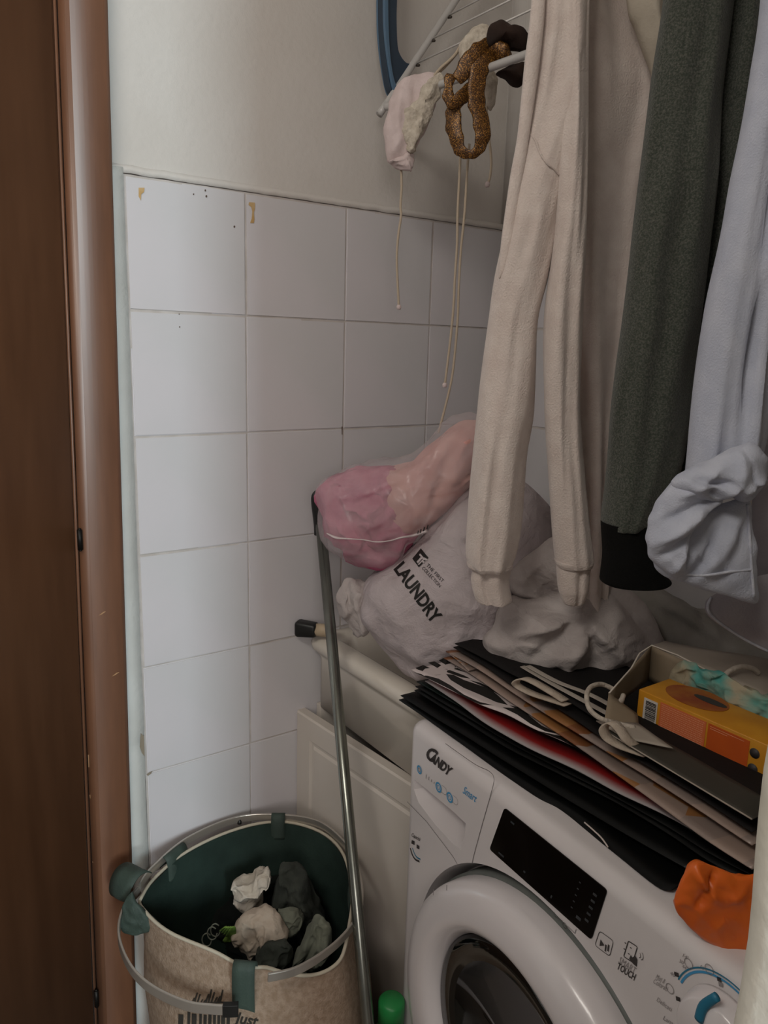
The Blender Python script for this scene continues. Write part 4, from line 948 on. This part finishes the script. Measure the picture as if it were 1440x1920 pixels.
# orange bag hanging over the machine's front edge
M_orb = mat('orange_film', 'dc6a1c', .42, 'd05c18', 12, .3, 60, sss=.15)
obg = inflate('orange_bag', [(1263, 1690), (1272, 1655), (1300, 1616), (1335, 1622), (1390, 1640), (1440, 1650), (1450, 1790), (1400, 1800), (1350, 1778), (1305, 1748), (1275, 1718)], .625, .009, M_orb, None, n=7, noi=.003, nscale=24, rings=22, ridge=.0022, rf=26, creases=[(1300, 1620, 1325, 1668, .006, .004), (1300, 1690, 1328, 1650, -.004, .004), (1340, 1630, 1320, 1665, -.004, .003), (1360, 1640, 1380, 1680, .003, .006)], back=.6)
tag(obg, 'orange plastic bag hanging over the front edge of the washing machine', 'bag')

# ------------------------------------------------------------ wall dryer with its rails
M_wpipe = mat('white_pipe', 'b9b6b3', .35, None, coat=.2); M_bluep = mat('blue_plastic', '2a3b4c', .5, '273747', 20); M_wire = mat('white_wire', 'e2deda', .4)
dr = thing('drying_rack', 'white wire drying rack with blue plastic leg hanging at the top', 'drying rack', (.05, .45, 1.826))
Aa = on(724, 196, x=.05); Ab = on(855, 0, x=.05); dv = Ab - Aa; Atop = Aa + dv * ((.795 - Aa.y) / dv.y)
rel(tube('side_tube', [Atop, Aa + dv * .1, Aa, Aa + Vector((.012, -.004, -.007)), Aa + Vector((.03, 0, -.005))], .0062, M_wpipe, None, n=6, seg=14), dr)
dv2 = Vector((1.0, .10, .02)); railend = on(985, 103, y=.475)
rail = [Aa + Vector((.02, .002, -.006)), on(800, 168, y=.462), on(850, 151, y=.468), on(985, 103, y=.475)]
ex = (rail[3] - rail[2]).normalized(); P4 = rail[3] + ex * .10; rail += [P4, P4 + Vector((.02, .02, .012)), P4 + Vector((.022, .06, .07)), P4 + Vector((.022, .06, .07)) + dv.normalized() * .25]
rel(tube('front_rail', rail, .0062, M_wpipe, None, n=4, seg=14), dr)
other = Vector((1.08, 0, 0))
WX = rail[-1].x
for k in range(9):
    px, py = [(783, 118), (812, 72), (843, 28)][k] if k < 3 else (0, 0)
    P = on(px, py, x=.055) if k < 3 else Aa + dv * (.45 + .29 * k)
    if k >= 3: P = on(843, 28, x=.055) + dv.normalized() * (.062 * (k - 2))
    if P.y > .79: break
    rel(tube('wire', [P, Vector((WX, P.y, P.z))], .0016, M_wire, None, n=1, seg=8), dr)
    rel(tube('wire_clip', [P + Vector((-.003, 0, -.003)), P + Vector((.007, -.002, -.006))], .0024, mat('clip_dark', '3a3129', .6), None, n=1, seg=8), dr)
bl = [on(x, y, x=.05) for x, y in [(729, 172), (736, 130), (733, 90), (728, 40), (727, -10), (728, -80), (730, -150)]]
def blade(P, w, th, m, par):
    Q = smoothpath(P, 6); vs = []; fs = []
    for i, q in enumerate(Q):
        t = (Q[min(i + 1, len(Q) - 1)] - Q[max(i - 1, 0)]).normalized(); s = t.cross(FH).normalized(); t_ = i / (len(Q) - 1); ww = w * (1 + .0 * t_)
        for a, b in ((-1, -1), (1, -1), (1, 1), (-1, 1)): vs.append(q + s * (a * ww / 2) + FH * (b * th / 2))
    n = len(Q)
    for i in range(n - 1):
        for k in range(4): a = i * 4 + k; b = i * 4 + (k + 1) % 4; fs.append((a, b, b + 4, a + 4))
    fs.append((0, 1, 2, 3)); fs.append((4 * n - 4, 4 * n - 3, 4 * n - 2, 4 * n - 1))
    me = bpy.data.meshes.new('b'); me.from_pydata([tuple(v) for v in vs], [], fs); o = rel(link('leg', me, m, None, False), par)
    bv = o.modifiers.new('bv', 'BEVEL'); bv.width = .0025; bv.segments = 3; return o
def plate(name, px, x0, th, m, par, bev=.003):
    P = smoothpath([on(a_, b_, x=x0) for a_, b_ in px], 4, True); n = len(P); vs = P + [p - FH * 0 + Vector((th, 0, 0)) for p in P]
    fs = [tuple(range(n)), tuple(range(n, 2 * n))[::-1]] + [(i, (i + 1) % n, n + (i + 1) % n, n + i) for i in range(n)]
    me = bpy.data.meshes.new(name); me.from_pydata([tuple(v) for v in vs], [], fs); o = rel(link(name, me, m, None, False), par)
    bv_ = o.modifiers.new('bv', 'BEVEL'); bv_.width = bev; bv_.segments = 2; bv_.limit_method = 'ANGLE'; return o
plate('leg', [(709, -150), (708, -60), (708, 0), (709, 60), (713, 110), (720, 160), (727, 178), (733, 174), (742, 160), (752, 142), (761, 126), (752, 122), (742, 110), (736, 90), (734, 40), (735, 0), (736, -60), (738, -150)], .035, .016, M_bluep, dr)
plate('leg_flange', [(706, -150), (705, -60), (705, 0), (706, 60), (711, 112), (720, 165), (727, 182), (731, 180), (722, 150), (716, 110), (713, 60), (712, 0), (712, -60), (713, -150)], .030, .026, mat('blue_rim', '547089', .4), dr, .002)
rel(tube('wall_hook', [on(720, -130, x=.045), on(720, -130, x=-.002)], .006, M_bluep, None, n=1), dr)
rel(tube('wall_hook', [Atop, Atop + Vector((0, .012, 0))], .0075, M_bluep, None, n=1), dr)
# upper hanging rail that carries the sweaters

# small things hung on the rack
M_bik = mat('white_swim', 'd6c5c3', .85, 'cbb9b6', 40, .5, 200); M_lacew = mat('white_lace', 'd6ccbd', .95, 'b3a797', 110, 1.0, 260, contrast=(.3, .7)); M_cord = mat('cream_cord', 'b9a995', .9)
bik = thing('lace_bikini', 'white lace-trimmed bikini top hanging from the rack corner', 'bikini', tuple(on(760, 150, y=.44)))
hb = (on(770, 220, y=.44) - CP).dot(FH)
rel(inflate('cup', [(745, 165), (765, 148), (800, 136), (822, 140), (826, 160), (815, 200), (795, 250), (775, 285), (772, 312), (760, 318), (742, 308), (727, 305), (722, 280), (722, 230), (730, 190)], hb, .025, M_bik, None, noi=.004, nscale=26, rings=14, creases=[(750, 170, 745, 300, .006, .008), (780, 150, 770, 290, -.005, .006)]), bik)
lq = inflate('lace_trim', [(790, 175), (800, 158), (822, 142), (828, 150), (824, 175), (808, 215), (790, 255), (775, 290), (762, 280), (756, 250), (753, 215), (765, 200)], hb - .022, .012, M_lacew, None, noi=.005, nscale=60, rings=10, fine=.003)
rel(lq, bik)
rel(inflate('ruffle', [(727, 300), (745, 296), (775, 285), (776, 300), (772, 318), (750, 316), (733, 308)], hb - .01, .012, M_bik, None, noi=.006, nscale=60, rings=8), bik)
def cordobj(P, par, h, r=.0021, bead=True):
    Q = [B(x, y, h) for x, y in P]; rel(tube('cord', Q, r, M_cord, None, seg=8), par)
    if bead: rel(tube('knot', [Q[-1] + Vector((0, 0, .004)), Q[-1], Q[-1] - Vector((0, 0, .004))], [.003, .0046, .003], M_bik, None, n=3, seg=10), par)
cordobj([(752, 315), (753, 350), (751, 385), (752, 405), (747, 440), (744, 480), (745, 520), (748, 576)], bik, hb)
cordobj([(808, 150), (826, 128), (852, 104), (870, 76), (890, 62), (912, 60)], bik, hb - .01, .0024, False)
cordobj([(812, 146), (836, 124), (858, 98), (876, 70), (898, 58)], bik, hb - .004, .0020, False)
bk2 = thing('corded_bikini', 'second white bikini piece with long cords behind the bronze straps', 'bikini', tuple(on(890, 110, y=.49)))
h2_ = (on(890, 150, y=.50) - CP).dot(FH)
rel(inflate('cloth', [(862, 100), (868, 70), (890, 50), (918, 52), (920, 90), (932, 150), (930, 190), (916, 208), (900, 180), (880, 150), (868, 130)], h2_, .02, M_lacew, None, noi=.006, nscale=40, rings=10), bk2)
cordobj([(864, 270), (862, 320), (858, 400), (857, 460), (853, 520), (850, 580), (843, 650), (834, 722)], bk2, h2_)
cordobj([(880, 270), (876, 320), (871, 400), (864, 470), (860, 540), (858, 600), (851, 680), (845, 720), (833, 770), (822, 812)], bk2, h2_, bead=False)
cordobj([(912, 200), (916, 250), (921, 300), (919, 330), (914, 346)], bk2, h2_)
M_brz, N, L, p, tc = uvmat('bronze_glitter')
vo = N.new('ShaderNodeTexVoronoi'); vo.inputs['Scale'].default_value = 1100; L.new(tc.outputs['Object'], vo.inputs['Vector']); sx = N.new('ShaderNodeSeparateColor'); L.new(vo.outputs['Color'], sx.inputs[0])
r = N.new('ShaderNodeValToRGB'); r.color_ramp.elements[0].position = .1; r.color_ramp.elements[0].color = rgb('2a190b'); r.color_ramp.elements[1].position = .95; r.color_ramp.elements[1].color = rgb('96662c'); e = r.color_ramp.elements.new(.7); e.color = rgb('5c3a15'); r.color_ramp.elements[2].color = rgb('b8843c'); L.new(sx.outputs[0], r.inputs[0]); L.new(r.outputs[0], p.inputs['Base Color']); p.inputs['Roughness'].default_value = .45; p.inputs['Metallic'].default_value = .3
M_dbr = mat('dark_brown_cloth', '2c1a10', .9, '20120b', 30, .4, 200)
bz = thing('bronze_bikini', 'bronze glitter bikini straps looped over the front rail', 'bikini', tuple(on(890, 150, y=.455)))
h3 = (on(885, 180, y=.455) - CP).dot(FH)
def strapz(P, rs, h, m=M_brz, flat=.2): rel(tube('strap', [B(x, y, h + d) for x, y, d in P], rs, m, None, n=6, seg=12, flat=flat, up=tuple(-FH), noi=.0035, nscale=75), bz)
strapz([(930, 92, 0), (908, 110, -.01), (897, 140, -.012), (893, 180, -.012), (902, 225, -.010), (905, 258, -.008), (895, 283, -.006), (880, 290, -.004), (862, 278, -.002), (852, 245, 0), (850, 210, .003), (864, 185, .006), (878, 165, .008)], [.016, .015, .0145, .0135, .0125, .0110, .0085, .0075, .0105, .013, .013, .010, .008], h3)
strapz([(925, 80, .0), (900, 92, -.012), (880, 110, -.014), (868, 135, -.012), (856, 150, -.01)], [.010, .010, .012, .013, .008], h3)
strapz([(846, 140, -.01), (841, 160, -.012), (842, 185, -.012), (850, 192, -.01), (872, 178, -.006), (882, 160, 0)], [.007, .008, .009, .009, .010, .008], h3)
rel(inflate('cup', [(915, 60), (928, 42), (940, 40), (960, 50), (978, 52), (992, 70), (990, 95), (965, 90), (945, 78), (930, 85), (918, 80)], h3 - .012, .020, M_dbr, None, noi=.005, nscale=30, rings=10), bz)
rel(inflate('cup', [(930, 140), (950, 128), (985, 118), (990, 130), (980, 155), (962, 161), (948, 150)], h3 + .01, .015, M_dbr, None, noi=.004, nscale=30, rings=10), bz)
rel(inflate('gathered_cloth', [(918, 80), (935, 76), (955, 85), (960, 105), (945, 115), (925, 110), (912, 98)], h3 - .006, .016, M_brz, None, noi=.005, nscale=40, rings=10), bz)

# ------------------------------------------------------------ hanging clothes
rail2 = thing('hanging_rail', 'white rail across the niche carrying the sweaters and the shirt', 'rail', (.44, .5, 1.92))
rel(tube('bar', [Vector((.44, .80, 1.93)), Vector((.44, .55, 1.93)), Vector((.50, .45, 1.93)), Vector((.80, .465, 1.93)), Vector((1.117, .48, 1.93))], .008, M_wpipe, None, n=6, seg=14), rail2)
sw = thing('white_sweatshirt', 'off-white sweatshirt hanging with two long ribbed-cuff sleeves', 'sweatshirt', tuple(B(1000, 300, 1.2)))
g = lambda *a, **k: rel(garment(*a, **k), sw)
g('body', [(-190, 985, 1215), (0, 1008, 1200), (150, 1002, 1222), (300, 1010, 1215), (450, 1030, 1195), (650, 1050, 1172), (850, 1072, 1160), (1000, 1085, 1150), (1090, 1092, 1142), (1140, 1096, 1138)], 1.10, .020, M_cream, None, folds=[(.05, -.1, .012, .3), (.75, .6, -.008, .3)], lump=.008, seed=3)
g('sleeve', [(-190, 1000, 1120), (0, 1010, 1105), (120, 1000, 1100), (250, 985, 1080), (330, 962, 1062), (420, 948, 1044), (520, 927, 1028), (600, 916, 1010), (700, 903, 1006), (780, 895, 1002), (850, 888, 990), (920, 881, 984), (980, 876, 979), (1030, 873, 970), (1052, 876, 962), (1064, 885, 955)], 1.04, .030, M_cream, None, folds=[(-.45, -.5, .006, .35), (.45, .2, .007, .4)], lump=.006, seed=1)
g('cuff', [(1056, 884, 957), (1068, 886, 958), (1085, 884, 955), (1105, 887, 957), (1122, 893, 960), (1126, 897, 958)], 1.04, .022, M_cream2, None, folds=[(-.4, -.3, -.006, .12), (.3, .3, .005, .3)], noi=.003)
g('seam', [(1054, 876, 962), (1060, 877, 961), (1065, 883, 958)], 1.04, .031, M_cream2, None)
g('sleeve', [(-190, 1060, 1128), (0, 1052, 1107), (120, 1050, 1104), (250, 1046, 1102), (420, 1042, 1098), (600, 1020, 1093), (760, 1020, 1088), (900, 1030, 1097), (1000, 1038, 1107), (1045, 1043, 1112), (1060, 1048, 1110)], 1.02, .026, M_cream, None, folds=[(-.3, -.1, .005, .4)], lump=.005, seed=5)
g('cuff', [(1052, 1045, 1111), (1075, 1045, 1106), (1105, 1048, 1103), (1128, 1056, 1096), (1133, 1062, 1088)], 1.02, .020, M_cream2, None, folds=[(.3, .2, -.005, .15)], noi=.002)
g('seam', [(1050, 1042, 1113), (1055, 1043, 1113), (1061, 1046, 1111)], 1.02, .028, M_cream2, None)
g('side_edge', [(-190, 1004, 1026), (0, 998, 1023), (120, 985, 1012), (250, 972, 994), (330, 958, 982), (420, 945, 968), (460, 940, 962), (500, 937, 951), (520, 936, 939)], 1.02, .010, M_cream, None, noi=.002, seed=8)
# armhole seam
bs1 = bvh_of([c for c in sw.children if c.name.startswith('sleeve')][0]); P_ = [(lambda d: (bs1.ray_cast(CP, d)[0] or B(x, y, 1.0)) - d * .0008)(ray(x, y).normalized()) for x, y in [(992, 252), (1003, 262), (1012, 285), (1024, 305), (1040, 318), (1050, 330)]]
rel(tube('armhole_seam', P_, .0013, M_cream2, None, seg=8), sw)
# cream garment behind
cg = garment('cream_shirt', [(-190, 1165, 1290), (0, 1176, 1262), (60, 1195, 1255), (150, 1226, 1240), (200, 1230, 1238)], 1.06, .015, mat('cream_jersey', 'bfb4a4', .95, 'b3a797', 30, .4, 300), None, folds=[(0, .2, .008, .3)])
tag(cg, 'cream shirt glimpsed between the sweatshirt and the green sweater, top', 'shirt')
# green sweater
gs = thing('green_sweater', 'mottled dark green sweater with a black ribbed cuff', 'sweater', tuple(B(1250, 300, .95)))
g = lambda *a, **k: rel(garment(*a, **k), gs)
g('body', [(-190, 1300, 1500), (0, 1320, 1480), (150, 1320, 1450), (400, 1300, 1400), (650, 1280, 1350), (850, 1265, 1320), (950, 1240, 1290)], .985, .03, M_green, None, folds=[(-.2, -.2, .012, .2), (.5, .4, -.012, .2)], lump=.004, seed=11)
g('sleeve', [(-190, 1262, 1395), (0, 1248, 1378), (150, 1226, 1362), (300, 1205, 1345), (450, 1186, 1332), (600, 1170, 1318), (750, 1150, 1300), (850, 1144, 1285), (920, 1138, 1262), (962, 1133, 1240), (988, 1132, 1222)], .95, .032, M_green, None, folds=[(-.5, -.5, .005, .25), (.3, .1, .006, .3), (.1, -.2, -.004, .15)], lump=.005, seed=12)
g('ribbed_cuff', [(980, 1129, 1226), (1000, 1130, 1223), (1040, 1132, 1232), (1075, 1128, 1246), (1088, 1127, 1256), (1093, 1135, 1250)], .946, .034, M_knit, None, noi=.002)
# pale blue shirt
bs = thing('blue_shirt', 'pale blue cotton shirt with one sleeve rolled into a thick cuff', 'shirt', tuple(B(1380, 300, .84)))
g = lambda *a, **k: rel(garment(*a, **k), bs)
g('sleeve', [(-190, 1455, 1600), (0, 1437, 1560), (120, 1418, 1540), (250, 1392, 1520), (400, 1362, 1500), (520, 1338, 1480), (620, 1322, 1465), (720, 1308, 1450), (800, 1298, 1440), (860, 1293, 1425), (900, 1290, 1410)], .85, .030, M_blue, None, folds=[(-.35, .1, -.012, .06), (-.1, .35, .012, .10), (-.6, -.6, .006, .15), (.3, .55, -.010, .10)], lump=.004, seed=21)
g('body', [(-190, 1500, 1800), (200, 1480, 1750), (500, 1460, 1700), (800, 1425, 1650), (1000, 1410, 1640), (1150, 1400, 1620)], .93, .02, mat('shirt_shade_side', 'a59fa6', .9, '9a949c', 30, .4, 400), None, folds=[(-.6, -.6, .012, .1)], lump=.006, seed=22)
M_cuffd = M_blue
rel(inflate('rolled_cuff', [(1262, 912), (1285, 884), (1330, 864), (1375, 842), (1410, 828), (1428, 845), (1434, 895), (1418, 930), (1390, 941), (1366, 928), (1345, 940), (1310, 938), (1278, 930)], .79, .026, M_blue, None, n=7, noi=.005, nscale=26, rings=22,
    creases=[(1300, 895, 1350, 905, -.010, .005), (1390, 845, 1402, 930, -.004, .003), (1345, 935, 1385, 860, .007, .006), (1320, 915, 1345, 935, -.010, .004), (1290, 920, 1330, 880, .006, .005), (1362, 925, 1415, 900, .005, .005)]), bs)
rel(inflate('turned_sleeve', [(1248, 915), (1280, 890), (1330, 900), (1348, 930), (1325, 950), (1305, 975), (1290, 1010), (1278, 1050), (1266, 1084), (1238, 1072), (1217, 1040), (1213, 1000), (1226, 955)], .80, .026, M_blue, None, n=7, noi=.004, nscale=28, rings=22,
    creases=[(1235, 970, 1330, 925, -.008, .004), (1225, 1010, 1300, 960, .007, .006), (1232, 1040, 1290, 985, -.007, .004), (1250, 1065, 1290, 1010, .006, .004), (1260, 930, 1310, 905, .006, .005)]), bs)
fo = [(1232, 1005), (1262, 960), (1300, 955), (1350, 945), (1402, 935), (1410, 980), (1415, 1050), (1420, 1090), (1421, 1128), (1390, 1125), (1340, 1112), (1290, 1095), (1262, 1086), (1228, 1062)]
fl_ = inflate('sleeve_end', fo, .805, .015, M_blue, None, n=6, noi=.004, nscale=22, rings=16, creases=[(1262, 1075, 1305, 1010, .006, .005), (1290, 1080, 1330, 990, -.007, .005), (1305, 1085, 1380, 980, .005, .008), (1350, 1070, 1400, 960, -.004, .006)])
rel(fl_, bs)
bv = bvh_of(fl_)
def onsurf(pts, s, h0):
    out = []
    for x, y in pts:
        d = ray(x, y).normalized(); h_ = s.ray_cast(CP, d); out.append(h_[0] - d * .0008 if h_[0] else B(x, y, h0))
    return out
rel(tube('hem_seam', onsurf([(1268, 1072), (1295, 1078), (1330, 1078), (1370, 1072), (1410, 1068)], bv, .79), .0016, M_blueseam, None, seg=8), bs)
rel(tube('hem_seam', onsurf([(1402, 945), (1405, 1000), (1409, 1060), (1414, 1120)], bv, .79), .0018, M_blueseam, None, seg=8), bs)
tailp = [(1332, 1118), (1324, 1135), (1330, 1155), (1360, 1180), (1400, 1205), (1445, 1228), (1520, 1240), (1560, 1150), (1540, 1080), (1440, 1075), (1370, 1100)]
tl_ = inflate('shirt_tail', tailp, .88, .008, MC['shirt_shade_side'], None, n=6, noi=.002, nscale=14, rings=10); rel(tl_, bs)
rel(tube('tail_hem', onsurf([(1334, 1120), (1327, 1136), (1333, 1153), (1362, 1177), (1402, 1202), (1440, 1221)], bvh_of(tl_), .872), .0016, M_blueseam, None, seg=8), bs)
